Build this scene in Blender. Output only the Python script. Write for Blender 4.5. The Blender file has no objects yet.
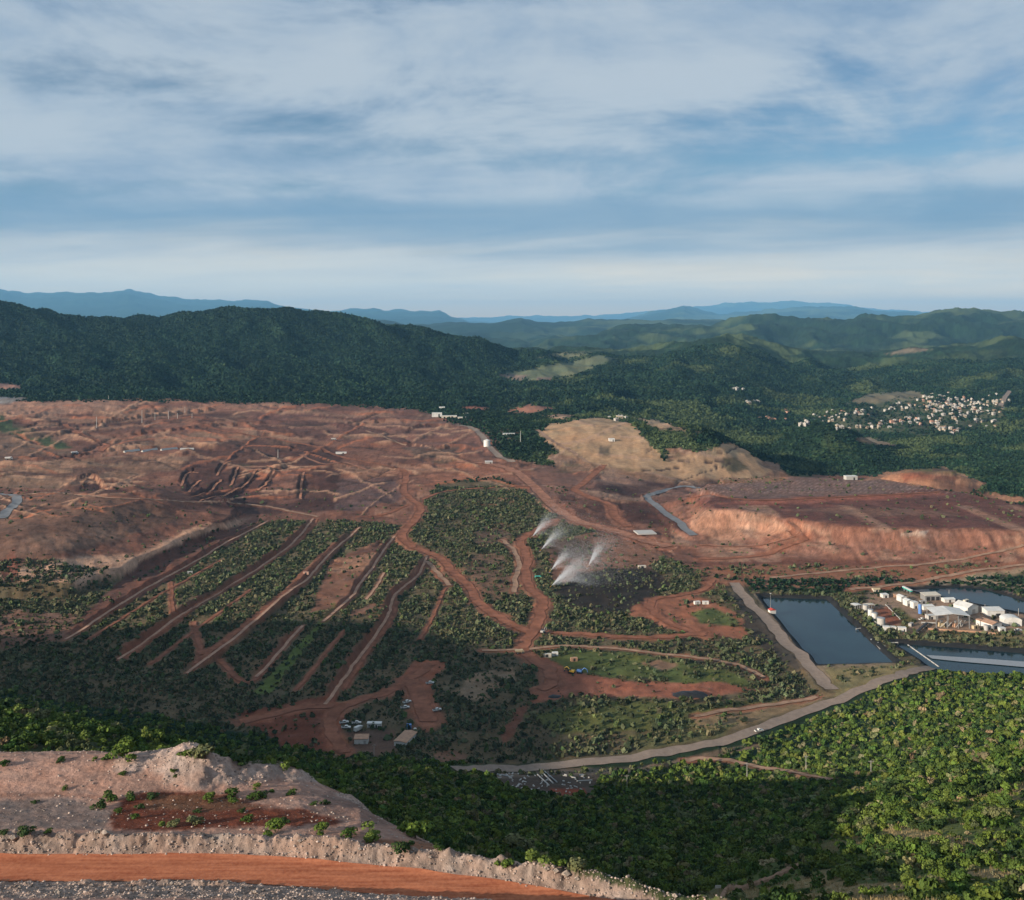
import bpy, math, random
import numpy as np
from mathutils import Vector, Matrix

# ------------------------------------------------------------------ camera, light, exposure
F, H0, CX = 983.0, 322.0, 512.0          # focal length in pixels, horizon row, centre column
ZC = 320.0                               # height of the eye above datum
SUN_EL, SUN_DIR = 15.7, (-0.87, -0.50)   # direction towards the sun
scene = bpy.context.scene
COL = scene.collection
cam = bpy.data.objects.new("camera", bpy.data.cameras.new("camera"))
COL.objects.link(cam)
cam.location = (0, 0, ZC)
cam.rotation_euler = (math.radians(90), 0, 0)
cam.data.sensor_fit = 'HORIZONTAL'
cam.data.sensor_width = 36.0
cam.data.lens = 36.0 * F / 1024.0
cam.data.shift_y = (H0 - 450.0) / 1024.0
cam.data.clip_start = 1.0
cam.data.clip_end = 200000.0
scene.camera = cam
scene.view_settings.view_transform = 'Standard'
scene.view_settings.look = 'None'
scene.view_settings.gamma = 1.0
scene.view_settings.use_curve_mapping = False
scene.view_settings.exposure = 0.66
scene.render.engine = 'CYCLES'
scene.cycles.max_bounces = 5
scene.cycles.diffuse_bounces = 2
scene.cycles.glossy_bounces = 2
scene.cycles.volume_bounces = 0
scene.cycles.use_denoising = True
scene.cycles.transparent_max_bounces = 24
scene.cycles.caustics_reflective = False
scene.cycles.caustics_refractive = False

sun_data = bpy.data.lights.new("sun", 'SUN')
sun_data.energy = 5.0
sun_data.angle = math.radians(0.5)
sun_data.color = (1.0, 0.87, 0.71)
sun = bpy.data.objects.new("sun", sun_data)
COL.objects.link(sun)
_n = math.hypot(*SUN_DIR)
sun_vec = Vector((SUN_DIR[0] / _n * math.cos(math.radians(SUN_EL)), SUN_DIR[1] / _n * math.cos(math.radians(SUN_EL)), math.sin(math.radians(SUN_EL))))
sun.rotation_euler = sun_vec.to_track_quat('Z', 'Y').to_euler()

world = bpy.data.worlds.new("World")
scene.world = world
world.use_nodes = True


# radiances of the cloud sheet and the clear gaps (times the background strength)
CLOUD_THIN, CLOUD_THICK, CLOUD_LOW = (1.95, 2.65, 3.55), (3.3, 3.75, 4.2), (5.6, 5.2, 4.4)
CLOUD_SEED = 12.6
BAND, HORIZON, SKY_VALUE = (1.25, 2.15, 3.1), (7.0, 5.9, 4.4), 0.58


def build_world():
    nt = world.node_tree
    nt.nodes.clear()
    N, L = nt.nodes.new, nt.links.new
    out = N("ShaderNodeOutputWorld")
    bg = N("ShaderNodeBackground")
    bg.inputs[1].default_value = 0.10
    sky = N("ShaderNodeTexSky")
    sky.sky_type = 'NISHITA'
    sky.sun_disc = False
    sky.sun_elevation = math.radians(SUN_EL)
    sky.sun_rotation = math.atan2(SUN_DIR[0], SUN_DIR[1])
    sky.altitude = 1200
    sky.air_density = 1.0
    sky.dust_density = 0.4
    sky.ozone_density = 1.5
    tc = N("ShaderNodeTexCoord")
    sep = N("ShaderNodeSeparateXYZ")
    L(tc.outputs["Generated"], sep.inputs[0])

    def math_(op, a, b=None, c=None, clamp=False):
        m = N("ShaderNodeMath")
        m.operation = op
        m.use_clamp = clamp
        for i, v in enumerate((a, b, c)):
            if v is None:
                continue
            if isinstance(v, (int, float)):
                m.inputs[i].default_value = v
            else:
                L(v, m.inputs[i])
        return m.outputs[0]

    zz = math_('MAXIMUM', sep.outputs[2], 0.0)
    den = math_('ADD', zz, 0.07)
    px = math_('DIVIDE', sep.outputs[0], den)
    py = math_('DIVIDE', sep.outputs[1], den)
    comb = N("ShaderNodeCombineXYZ")
    # cloud sheet seen in perspective: streets running slightly askew
    L(math_('ADD', math_('MULTIPLY', px, 0.55), math_('MULTIPLY', py, 0.10)), comb.inputs[0])
    L(math_('SUBTRACT', math_('MULTIPLY', py, 0.85), math_('MULTIPLY', px, -0.10)), comb.inputs[1])
    comb.inputs[2].default_value = CLOUD_SEED

    def noise(scale, detail, rough, dist):
        n = N("ShaderNodeTexNoise")
        n.inputs["Scale"].default_value = scale
        n.inputs["Detail"].default_value = detail
        n.inputs["Roughness"].default_value = rough
        n.inputs["Distortion"].default_value = dist
        L(comb.outputs[0], n.inputs["Vector"])
        return n.outputs[0]

    def ramp(v, a, b):
        m = N("ShaderNodeMapRange")
        m.interpolation_type = 'SMOOTHSTEP'
        L(v, m.inputs[0])
        m.inputs[1].default_value = a
        m.inputs[2].default_value = b
        return m.outputs[0]

    broad = noise(0.46, 3.0, 0.50, 0.4)
    fine = noise(1.5, 6.0, 0.58, 0.5)
    dv = N("ShaderNodeMapping")
    dv.inputs["Scale"].default_value = (4.2, 4.2, 11.0)
    dv.inputs["Rotation"].default_value = (0.0, math.radians(9), 0.0)
    L(tc.outputs["Generated"], dv.inputs[0])
    dn = N("ShaderNodeTexNoise")
    dn.inputs["Scale"].default_value = 1.0
    dn.inputs["Detail"].default_value = 6.0
    dn.inputs["Roughness"].default_value = 0.6
    dn.inputs["Distortion"].default_value = 0.3
    L(dv.outputs[0], dn.inputs["Vector"])
    puff = dn.outputs[0]
    mix_n = math_('ADD', math_('ADD', math_('MULTIPLY', broad, 0.42), math_('MULTIPLY', fine, 0.22)), math_('MULTIPLY', puff, 0.36))
    cover = ramp(mix_n, 0.40, 0.52)
    thick = ramp(math_('ADD', math_('MULTIPLY', noise(1.0, 5.0, 0.56, 0.4), 0.45), math_('MULTIPLY', puff, 0.55)), 0.38, 0.60)
    zp = math_('ADD', zz, math_('MULTIPLY', math_('SUBTRACT', noise(0.9, 4.0, 0.55, 0.4), 0.5), 0.07))
    lowband = ramp(zp, 0.015, 0.112)
    midband = ramp(zp, 0.10, 0.17)

    def mixc(f, a, b):
        m = N("ShaderNodeMix")
        m.data_type = 'RGBA'
        if isinstance(f, float):
            m.inputs[0].default_value = f
        else:
            L(f, m.inputs[0])
        for i, v in ((6, a), (7, b)):
            if isinstance(v, tuple):
                m.inputs[i].default_value = (*v, 1)
            else:
                L(v, m.inputs[i])
        return m.outputs[2]

    cloud = mixc(thick, CLOUD_THIN, CLOUD_THICK)
    cloud2 = mixc(lowband, mixc(ramp(zz, 0.0, 0.04), (7.4, 4.5, 1.8), CLOUD_LOW), cloud)
    hsv = N("ShaderNodeHueSaturation")
    hsv.inputs["Saturation"].default_value = 1.2
    hsv.inputs["Value"].default_value = SKY_VALUE
    L(sky.outputs[0], hsv.inputs["Color"])
    HZ = mixc(ramp(zz, 0.0, 0.04), (7.4, 4.5, 1.8), HORIZON)
    skyc = mixc(lowband, HZ, mixc(midband, BAND, hsv.outputs[0]))
    bandcut = math_('SUBTRACT', 1.0, math_('MULTIPLY', math_('SUBTRACT', 1.0, ramp(math_('ABSOLUTE', math_('SUBTRACT', zp, 0.098)), 0.004, 0.04)), 0.75))
    final = mixc(math_('MULTIPLY', math_('MULTIPLY', cover, 0.92), bandcut), skyc, cloud2)
    L(final, bg.inputs[0])
    L(bg.outputs[0], out.inputs[0])


build_world()

# ------------------------------------------------------------------ numeric helpers
rng = np.random.default_rng(7)
random.seed(7)


def _hash(ix, iy, seed):
    h = (ix.astype(np.int64) * 374761393 + iy.astype(np.int64) * 668265263 + seed * 1442695041) & 0xFFFFFFFF
    h = ((h ^ (h >> 13)) * 1274126177) & 0xFFFFFFFF
    h = h ^ (h >> 16)
    return (h & 0xFFFF).astype(np.float32) / 65535.0


def vnoise(x, y, seed=0):
    x0, y0 = np.floor(x), np.floor(y)
    fx, fy = (x - x0).astype(np.float32), (y - y0).astype(np.float32)
    fx, fy = fx * fx * (3 - 2 * fx), fy * fy * (3 - 2 * fy)
    a, b = _hash(x0, y0, seed), _hash(x0 + 1, y0, seed)
    c, d = _hash(x0, y0 + 1, seed), _hash(x0 + 1, y0 + 1, seed)
    return (a + (b - a) * fx) * (1 - fy) + (c + (d - c) * fx) * fy


def fbm(x, y, octv=4, seed=0, gain=0.5):
    out, amp, tot = 0.0, 1.0, 0.0
    for i in range(octv):
        out = out + amp * vnoise(x * 2.03 ** i + 17.3 * i, y * 2.03 ** i - 9.1 * i, seed + i * 13)
        tot += amp
        amp *= gain
    return out / tot


def sstep(a, b, x):
    t = np.clip((x - a) / (b - a), 0, 1)
    return t * t * (3 - 2 * t)


def poly_sdf(x, y, pts):
    """Signed distance to a polygon: positive inside."""
    pts = np.asarray(pts, float)
    d = np.full(x.shape, 1e18)
    inside = np.zeros(x.shape, bool)
    n = len(pts)
    for i in range(n):
        ax, ay = pts[i]
        bx, by = pts[(i + 1) % n]
        ex, ey = bx - ax, by - ay
        t = np.clip(((x - ax) * ex + (y - ay) * ey) / (ex * ex + ey * ey + 1e-12), 0, 1)
        d = np.minimum(d, (x - ax - t * ex) ** 2 + (y - ay - t * ey) ** 2)
        if ay != by:
            c = (ay > y) != (by > y)
            inside ^= c & (x < (bx - ax) * (y - ay) / (by - ay) + ax)
    d = np.sqrt(d)
    return np.where(inside, d, -d)


def line_dist(x, y, pts):
    """Distance, signed side (positive = left of travel) and arc parameter for a polyline."""
    best = np.full(x.shape, 1e18)
    side = np.zeros(x.shape)
    par = np.zeros(x.shape)
    for i in range(len(pts) - 1):
        ax, ay = pts[i][:2]
        bx, by = pts[i + 1][:2]
        ex, ey = bx - ax, by - ay
        t = np.clip(((x - ax) * ex + (y - ay) * ey) / (ex * ex + ey * ey + 1e-12), 0, 1)
        dd = (x - ax - t * ex) ** 2 + (y - ay - t * ey) ** 2
        m = dd < best
        best = np.where(m, dd, best)
        side = np.where(m, np.sign(ex * (y - ay) - ey * (x - ax)), side)
        par = np.where(m, i + t, par)
    return np.sqrt(best), side, par


def smooth_line(pts, n=6):
    """Catmull-Rom through pixel or world points."""
    p = [np.array(q, float) for q in pts]
    p = [2 * p[0] - p[1]] + p + [2 * p[-1] - p[-2]]
    out = []
    for i in range(1, len(p) - 2):
        for k in range(n):
            t = k / n
            out.append(0.5 * (2 * p[i] + (p[i + 1] - p[i - 1]) * t + (2 * p[i - 1] - 5 * p[i] + 4 * p[i + 1] - p[i + 2]) * t * t
                              + (3 * p[i] - p[i - 1] - 3 * p[i + 1] + p[i + 2]) * t ** 3))
    out.append(p[-2])
    return np.array(out)


# ------------------------------------------------------------------ terrain: height profile at depths Y (metres from the eye)
# each slice: depth -> polyline (column, row at which ground of that depth is seen)
SL = {
    14: [(0, 1080)], 60: [(0, 985)], 100: [(0, 935), (600, 935), (1024, 938)], 128: [(0, 903), (600, 905), (800, 912), (1024, 905)],
    140: [(0, 885), (500, 887), (700, 905), (1024, 897)],
    150: [(0, 866), (480, 868), (600, 884), (700, 910), (800, 905), (1024, 889)],
    160: [(0, 838), (300, 838), (400, 842), (500, 860), (600, 890), (700, 922), (800, 903), (1024, 877)],
    180: [(0, 803), (300, 803), (360, 808), (420, 838), (500, 880), (600, 912), (700, 922), (800, 893), (900, 877), (1024, 860)],
    205: [(0, 753), (200, 752), (250, 766), (300, 776), (350, 797), (400, 836), (500, 890), (600, 912), (700, 912), (800, 874), (900, 848), (1024, 832)],
    225: [(0, 752), (100, 752), (200, 770), (300, 800), (400, 852), (500, 892), (600, 903), (700, 898), (760, 869), (800, 853), (900, 828), (1024, 810)],
    270: [(-200, 700), (0, 712), (100, 728), (200, 752), (300, 780), (400, 838), (500, 878), (600, 890), (690, 888), (740, 861), (800, 835), (900, 804), (1024, 785)],
    330: [(0, 748), (200, 778), (300, 800), (400, 828), (500, 855), (600, 867), (700, 867), (760, 850), (800, 830), (850, 800), (900, 780), (960, 766), (1024, 752)],
    400: [(0, 763), (200, 783), (300, 793), (400, 805), (500, 825), (600, 838), (700, 838), (760, 826), (800, 815), (850, 799), (900, 782), (1024, 760)],
    480: [(0, 752), (200, 768), (400, 778), (600, 800), (700, 800), (800, 788), (900, 765), (1024, 742)],
    560: [(0, 747), (200, 757), (350, 759), (400, 759), (500, 768), (600, 770), (700, 768), (800, 758), (900, 735), (1024, 712)],
    650: [(0, 700), (500, 700), (600, 702), (700, 702), (800, 711), (850, 705), (900, 693), (1024, 682)],
    727: [(0, 660), (700, 661), (800, 664), (1024, 662)],
    880: [(0, 601)],
    1020: [(0, 561)],
    1210: [(0, 519), (600, 520), (700, 530), (1024, 535)],
    1400: [(0, 488), (600, 490), (690, 500), (760, 520), (1024, 522)],
    1600: [(0, 461), (512, 463), (640, 470), (690, 478), (750, 488), (800, 498), (900, 494), (1024, 491)],
    1850: [(0, 435), (512, 438), (600, 438), (700, 450), (770, 472), (850, 478), (1024, 471)],
    2200: [(0, 410), (400, 413), (512, 420), (600, 420), (700, 435), (770, 450), (830, 447), (900, 452), (1024, 452)],
    2450: [(0, 399), (120, 398), (240, 401), (330, 403), (420, 408), (512, 416), (600, 415), (700, 426), (800, 444), (900, 440), (1024, 438)],
    2700: [(0, 392), (240, 393), (420, 400), (512, 406), (600, 403), (700, 414), (800, 431), (900, 428), (1024, 425)],
    3000: [(0, 372), (200, 375), (400, 385), (512, 395), (600, 392), (700, 400), (800, 418), (900, 414), (1024, 411)],
    3500: [(0, 340), (200, 352), (400, 362), (512, 376), (600, 376), (700, 377), (800, 397), (900, 397), (1024, 392)],
    4200: [(-300, 312), (-100, 298), (0, 303), (25, 309), (53, 316), (83, 317), (160, 320), (187, 318), (235, 314), (283, 313), (342, 318), (375, 322), (409, 331), (442, 338),
           (475, 342), (522, 353), (560, 360), (620, 362), (684, 356), (726, 350), (790, 368), (850, 377), (900, 374), (1024, 368)],
    5000: [(0, 335), (342, 340), (480, 352), (522, 354), (560, 351), (590, 352), (620, 354), (660, 349), (684, 345), (700, 340), (726, 335), (745, 340), (790, 351), (830, 356),
           (860, 357), (880, 357), (900, 351), (950, 345), (1000, 341), (1024, 340), (1200, 335)],
    5900: [(0, 350), (500, 365), (700, 357), (1024, 357)],
    9200: [(0, 335), (300, 330), (480, 345), (530, 350), (548, 341), (595, 335), (628, 329), (684, 329), (720, 325), (760, 318), (794, 320), (817, 323), (845, 323),
           (857, 320), (897, 318), (944, 313), (990, 314), (1024, 316), (1300, 312)],
    11000: [(0, 342), (1024, 340)],
    15000: [(0, 330), (300, 325), (385, 321), (415, 326), (452, 323), (489, 324), (522, 319), (535, 322), (568, 322), (588, 319), (608, 321), (642, 320), (684, 320), (720, 320), (760, 323), (1024, 326)],
    20000: [(0, 332)],
    38000: [(-200, 296), (0, 289), (30, 295), (60, 294), (100, 293), (128, 291), (160, 298), (200, 302), (240, 303), (268, 302), (290, 309), (316, 311), (335, 312), (360, 309), (400, 311), (440, 311),
            (452, 317), (470, 323), (520, 326), (610, 324), (640, 316), (660, 312), (684, 307), (700, 311), (720, 315), (760, 312), (800, 307), (830, 306), (860, 308), (880, 312), (920, 313), (950, 318), (1024, 322), (1300, 310)],
    45000: [(0, 328)],
    56000: [(0, 320), (400, 319), (500, 317), (620, 315), (684, 309), (730, 303), (780, 301), (830, 303), (880, 309), (950, 313), (1024, 312)],
    60000: [(0, 321)],
    64000: [(0, 322.5)],
}
Yk = np.array(sorted(SL), float)
PX = np.concatenate([np.linspace(-1950, -330, 40), np.linspace(-300, -64, 60), np.arange(-60, 1085, 1.0), np.linspace(1088, 1324, 60), np.linspace(1355, 2970, 40)])
R_k = np.stack([np.interp(PX, [p[0] for p in SL[int(y)]], [p[1] for p in SL[int(y)]]) for y in Yk])
# soften the kinks of the traced polylines sideways, a little
for _ in range(2):
    R_k[:, 1:-1] = 0.25 * R_k[:, :-2] + 0.5 * R_k[:, 1:-1] + 0.25 * R_k[:, 2:]
lk = np.log(Yk)


def pchip(xq):
    h = np.diff(lk)[:, None]
    d = np.diff(R_k, axis=0) / h
    m = np.zeros_like(R_k)
    w1, w2 = 2 * h[1:] + h[:-1], h[1:] + 2 * h[:-1]
    same = d[:-1] * d[1:] > 0
    with np.errstate(divide='ignore', invalid='ignore'):
        m[1:-1] = np.where(same, (w1 + w2) / (w1 / np.where(d[:-1] == 0, 1, d[:-1]) + w2 / np.where(d[1:] == 0, 1, d[1:])), 0)
    m[0], m[-1] = d[0], d[-1]
    i = np.clip(np.searchsorted(lk, xq) - 1, 0, len(lk) - 2)
    hh = (lk[i + 1] - lk[i])[:, None]
    t = ((xq - lk[i]) / (lk[i + 1] - lk[i]))[:, None]
    return ((2 * t ** 3 - 3 * t ** 2 + 1) * R_k[i] + (t ** 3 - 2 * t ** 2 + t) * hh * m[i] + (-2 * t ** 3 + 3 * t ** 2) * R_k[i + 1] + (t ** 3 - t ** 2) * hh * m[i + 1])


# depth samples, denser where the picture shows more ground per metre
lq = np.linspace(lk[0], lk[-1], 6000)
rq = pchip(lq)[:, 100:1250:25]
w = np.abs(np.gradient(rq, lq, axis=0)).max(axis=1) * 0.85 + 45
w[(np.exp(lq) > 126) & (np.exp(lq) < 235)] *= 1.5
w[(np.exp(lq) > 985) & (np.exp(lq) < 1180)] *= 1.8
w[np.exp(lq) < 110] *= 0.3
cw = np.concatenate([[0], np.cumsum(0.5 * (w[1:] + w[:-1]) * np.diff(lq))])
NY = 1180
LY = np.interp(np.linspace(0, cw[-1], NY), cw, lq)
for _y in lk[(lk > LY[2]) & (lk < LY[-3])]:
    LY[int(np.argmin(np.abs(LY - _y)))] = _y
YS = np.exp(LY)
U = (PX - CX) / F
ROW = pchip(LY)
YY = np.repeat(YS[:, None], len(PX), 1)
XX = U[None, :] * YY
UU = np.repeat(U[None, :], NY, 0)
LL = np.repeat(LY[:, None], len(PX), 1)
ZZ = -(ROW - H0) / F * YY
print("grid", ZZ.shape)

# relief at every scale, growing with distance
a1 = fbm(UU * 9 + 3, LL * 7, 4, 3) - 0.5
a2 = fbm(UU * 42, LL * 34, 4, 11) - 0.5
farw = sstep(1900, 3200, YY)
rid = np.abs(fbm(UU * 15 + 5, LL * 9 + UU * 7, 4, 31) - 0.5) * 2
ZZ += YY * (0.006 * a2 * farw - 0.016 * (rid - 0.35) * farw * (1 - sstep(9000, 16000, YY)) + 0.0035 * a2 * sstep(230, 600, YY) * (1 - farw))
ZZ += YY * (0.005 * a1 + 0.004 * (fbm(UU * 70, LL * 40, 4, 19) - 0.5)) * sstep(22000, 34000, YY)
# unseen hills on the left, towards the sun, added to shade the valley
for (hx, hy, sx, sy, hh) in ((-830, 430, 190, 170, 160), (-1060, 900, 190, 240, 120), (-700, 250, 160, 120, 60)):
    ZZ += hh * np.exp(-((XX - hx) / sx) ** 2 - ((YY - hy) / sy) ** 2)


class View:
    """Finds the ground point seen at a pixel of the photograph's camera."""

    def refresh(self):
        self.row = H0 - F * ZZ / YY
        self.run = np.minimum.accumulate(self.row, axis=0)

    def depth(self, px, row):
        c = int(np.clip(np.searchsorted(PX, px), 1, len(PX) - 1))
        if abs(PX[c - 1] - px) < abs(PX[c] - px):
            c -= 1
        r = self.run[:, c]
        i = int(np.argmax(r <= row))
        if r[i] > row:
            return 2400.0
        if i == 0:
            return YS[0]
        t = (self.row[i - 1, c] - row) / max(self.row[i - 1, c] - self.row[i, c], 1e-6)
        return YS[i - 1] + np.clip(t, 0, 1) * (YS[i] - YS[i - 1])

    def at(self, px, row):
        y = self.depth(px, row)
        x = (px - CX) / F * y
        return x, y


V = View()
V.refresh()


def ground_z(x, y):
    x, y = np.asarray(x, float), np.asarray(y, float)
    i = np.clip(np.searchsorted(YS, y) - 1, 0, NY - 2)
    u = x / y
    j = np.clip(np.searchsorted(U, u) - 1, 0, len(U) - 2)
    t = np.clip((y - YS[i]) / (YS[i + 1] - YS[i]), 0, 1)
    s = np.clip((u - U[j]) / (U[j + 1] - U[j]), 0, 1)
    return (ZZ[i, j] * (1 - t) * (1 - s) + ZZ[i + 1, j] * t * (1 - s) + ZZ[i, j + 1] * (1 - t) * s + ZZ[i + 1, j + 1] * t * s)


def wpts(pix):
    return np.array([V.at(*p) for p in pix])


def zpts(pix, z):
    return np.array([((p[0] - CX) / F * (-z * F / (p[1] - H0)), -z * F / (p[1] - H0)) for p in pix])


def sub(pts, pad):
    """Grid block that covers a set of ground points with a margin in metres."""
    pts = np.asarray(pts)
    y0, y1 = pts[:, 1].min() - pad, pts[:, 1].max() + pad
    i0, i1 = max(int(np.searchsorted(YS, y0)) - 1, 0), min(int(np.searchsorted(YS, y1)) + 1, NY)
    y0 = max(y0, 15)
    us = np.concatenate([(pts[:, 0] - pad) / np.maximum(pts[:, 1] - pad, 15), (pts[:, 0] + pad) / np.maximum(pts[:, 1] - pad, 15),
                         (pts[:, 0] - pad) / (pts[:, 1] + pad), (pts[:, 0] + pad) / (pts[:, 1] + pad)])
    j0, j1 = max(int(np.searchsorted(U, us.min())) - 1, 0), min(int(np.searchsorted(U, us.max())) + 1, len(U))
    return slice(i0, i1), slice(j0, j1)


# --- right leach pad: flat top, cut face towards the valley
pad_pts = zpts([(712, 508), (745, 511), (775, 513), (800, 520), (860, 527), (1024, 530), (1300, 534), (1300, 512), (1024, 503), (940, 489), (880, 479), (790, 476), (725, 478), (704, 487)], -218)
b = sub(pad_pts, 140)
wob = (fbm(XX[b] / 50, YY[b] / 50, 4, 5) - 0.5) * (16 + 26 * sstep(300, 180, XX[b]))
sd = poly_sdf(XX[b], YY[b], pad_pts) + wob
gul = np.abs(fbm(XX[b] / 12, YY[b] / 60, 4, 8) - 0.5) * 22 - 3
h = np.maximum(-218 - ZZ[b], 0)
q_ = sd + gul * 0.35
face = 0.34 * sstep(-60, -30 + 14 * vnoise(XX[b] / 40, YY[b] / 40, 9), q_) + 0.66 * sstep(-27, 1, q_ + 5 * (fbm(XX[b] / 18, YY[b] / 18, 3, 12) - 0.5))
apron = 0.16 * sstep(-130, -50, sd)
ZZ[b] += h * np.maximum(face * 0.84 + 0.16 * (sd > -58), apron) * (sd > -130)
# second cut, along the foot
# --- left heap: a raised pad with an eroded toe
heap = zpts([(-420, 600), (20, 592), (62, 590), (110, 578), (160, 556), (205, 538), (238, 524), (235, 508), (190, 495), (120, 498), (60, 500), (-420, 520)], -243)
b = sub(heap, 60)
sd = poly_sdf(XX[b], YY[b], heap) + (fbm(XX[b] / 30, YY[b] / 30, 4, 15) - 0.5) * 20
ZZ[b] += 11 * sstep(-5, 6, sd) + 26 * sstep(0, 150, sd) * np.exp(-((XX[b] + 420) / 210) ** 2)
# --- tan quarried hill and the small green hill behind the pad
for (px, row, z, rx, ry, hgt, rot) in ((610, 430, -205, 190, 220, 18, 0), (735, 455, -240, 120, 130, 26, 0.2), (680, 445, -222, 120, 150, 12, 0), (820, 452, -290, 110, 130, 52, 0), (925, 480, -262, 95, 70, 30, 0),
                                       (700, 432, -215, 120, 90, 14, 0)):
    y = -z * F / (row - H0)
    x = (px - CX) / F * y
    g = np.exp(-(((XX - x) / rx) ** 2 + ((YY - y) / ry) ** 2) ** 1.3)
    ZZ += hgt * g * (1 + 0.35 * (fbm(XX / 40, YY / 60, 3, 77) - 0.5))
V.refresh()

# --- benches of the old terraces: each line is a cut bank, high on its left side
TERR = [
    ([(65, 640), (100, 618), (140, 592), (180, 570), (215, 549), (245, 534), (268, 521)], 5.0),
    ([(118, 660), (140, 645), (178, 618), (200, 603), (230, 585), (262, 565), (290, 545), (305, 530), (313, 519)], 6.0),
    ([(187, 674), (215, 655), (256, 623), (288, 597), (306, 581), (318, 567), (338, 547), (360, 527)], 5.5),
    ([(256, 677), (271, 662), (288, 642), (303, 626)], 3.5),
    ([(323, 622), (351, 600), (361, 582), (378, 560), (388, 545), (395, 536)], 4.5),
    ([(325, 705), (338, 690), (351, 670), (363, 650), (378, 632), (388, 617), (392, 600), (398, 591), (413, 581), (423, 567), (427, 556)], 6.0),
    ([(181, 486), (184, 477), (190, 471), (198, 474)], 4.0), ([(189, 492), (194, 485), (201, 480)], 4.0), ([(192, 497), (203, 493), (212, 490), (221, 480)], 4.5),
    ([(200, 501), (225, 496), (240, 490), (250, 480), (257, 471)], 5.0), ([(217, 476), (222, 466), (231, 462)], 4.0), ([(230, 486), (235, 476), (238, 468)], 4.0), ([(258, 491), (267, 484), (275, 471), (267, 466)], 4.0),
    ([(301, 500), (301, 487), (304, 472)], 5.0),
    ([(70, 486), (92, 477), (122, 490)], 6.0),
    ([(60, 428), (120, 420), (180, 413), (235, 407)], 7.0), ([(110, 436), (170, 430), (240, 424), (330, 420)], 6.0), ([(30, 462), (110, 450), (200, 447), (240, 452)], 6.0),
    ([(398, 436), (430, 425), (470, 428)], 6.0), ([(420, 452), (455, 446), (490, 452)], 5.0), ([(350, 447), (400, 444), (440, 448)], 5.0), ([(330, 428), (380, 421), (420, 424)], 6.0),
]
terr_mask = np.zeros(ZZ.shape)
for pix, st in TERR:
    ln = smooth_line(wpts(pix), 4)
    b = sub(ln, 45)
    wobx = XX[b] + (fbm(XX[b] / 12, YY[b] / 12, 3, 41) - 0.5) * 9
    d, s, par = line_dist(wobx, YY[b], ln)
    sdv = d * s
    ends = np.clip(np.minimum(par, len(ln) - 1 - par) / 3, 0, 1)
    k = ends * np.exp(-d / 22)
    ZZ[b] += st * 1.25 * k * (sstep(-0.5, 5.5, sdv) * 2 - 1) * 0.5
    terr_mask[b] = np.maximum(terr_mask[b], ends * sstep(-1, 1, sdv) * (1 - sstep(6, 12, d + 4 * vnoise(XX[b] / 9, YY[b] / 9, 4))))
V.refresh()

# --- ponds: pits with lined banks
POND = {
    'long': ([(762, 595), (826, 597), (893, 660), (817, 662)], 6.0),
    'lower': ([(896, 641), (960, 645), (1030, 651), (1130, 656), (1130, 684), (1030, 677), (938, 667)], 6.0),
    'upper': ([(908, 588), (960, 586), (985, 588), (1030, 601), (1100, 618), (1100, 630), (1026, 611), (985, 603), (940, 594)], 4.0),
}
liner = np.zeros(ZZ.shape)
pond_world = {}
for key, (pix, dep) in POND.items():
    base = np.median([ground_z(*V.at(*p)) for p in pix])
    pw = zpts(pix, base)
    pond_world[key] = (pw, base)
    b = sub(pw, 40)
    sd = poly_sdf(XX[b], YY[b], pw)
    flat = sstep(-30, -9, sd)
    ZZ[b] = ZZ[b] * (1 - flat) + base * flat
    ZZ[b] -= dep * sstep(-5, 4, sd)
    liner[b] = np.maximum(liner[b], sstep(-7, -6, sd + (fbm(XX[b] / 8, YY[b] / 8, 2, 2) - 0.5) * 2))
V.refresh()

# --- the plant stands on a levelled pad
plant_pix = [(866, 605), (874, 592), (900, 592), (960, 600), (1060, 618), (1060, 640), (980, 634), (930, 633), (914, 635), (892, 632)]
plz = np.median([ground_z(*V.at(*p)) for p in plant_pix])
plw = zpts(plant_pix, plz)
b = sub(plw, 30)
sd = poly_sdf(XX[b], YY[b], plw)
k = sstep(-7, 2, sd)
ZZ[b] = ZZ[b] * (1 - k) + (plz + 1.0) * k
V.refresh()

# --- foreground haul road, its two gravel berms, the bench and its heaps
road_near = zpts([(-300, 869), (-100, 868.5), (0, 868), (120, 867.5), (230, 868), (342, 877), (420, 885), (512, 898), (600, 915), (700, 940)], -83.2)
road_near = np.vstack([[road_near[0][0] - 250, road_near[0][1] + 4], road_near, [road_near[-1][0] + 30, road_near[-1][1] - 10]])
rn = smooth_line(road_near, 6)
b = sub(rn[(rn[:, 0] > -260) & (rn[:, 0] < 70)], 40)
d, s, par = line_dist(XX[b], YY[b], rn)
sdn = d * s
flat = 1 - sstep(5.5, 11, d)
ZZ[b] = ZZ[b] * (1 - flat) + -83.3 * flat
lump = fbm(XX[b] / 1.6, YY[b] / 1.6, 3, 21) - 0.5
lump2 = fbm(XX[b] / 5.5, YY[b] / 5.5, 2, 22)
ridge_fade = 1 - sstep(18, 34, XX[b])
ZZ[b] += (1.5 + 1.0 * lump2) * np.exp(-((sdn - 6.3) / 1.7) ** 2) * (1 + 0.5 * lump) * 1.05
ZZ[b] += (0.9 + 0.7 * lump2) * np.exp(-((sdn + 6.0) / 1.5) ** 2) * (1 + 0.6 * lump)
near_gravel = np.zeros(ZZ.shape)
near_gravel[b] = sstep(3.3, 4.2, d + lump * 0.8) * (1 - sstep(9.0, 10.5, np.where(sdn > 0, d + 1.2, d - 8) + lump * 2))
ZZ[b] += 0.75 * lump * near_gravel[b]
near_road = np.zeros(ZZ.shape)
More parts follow.
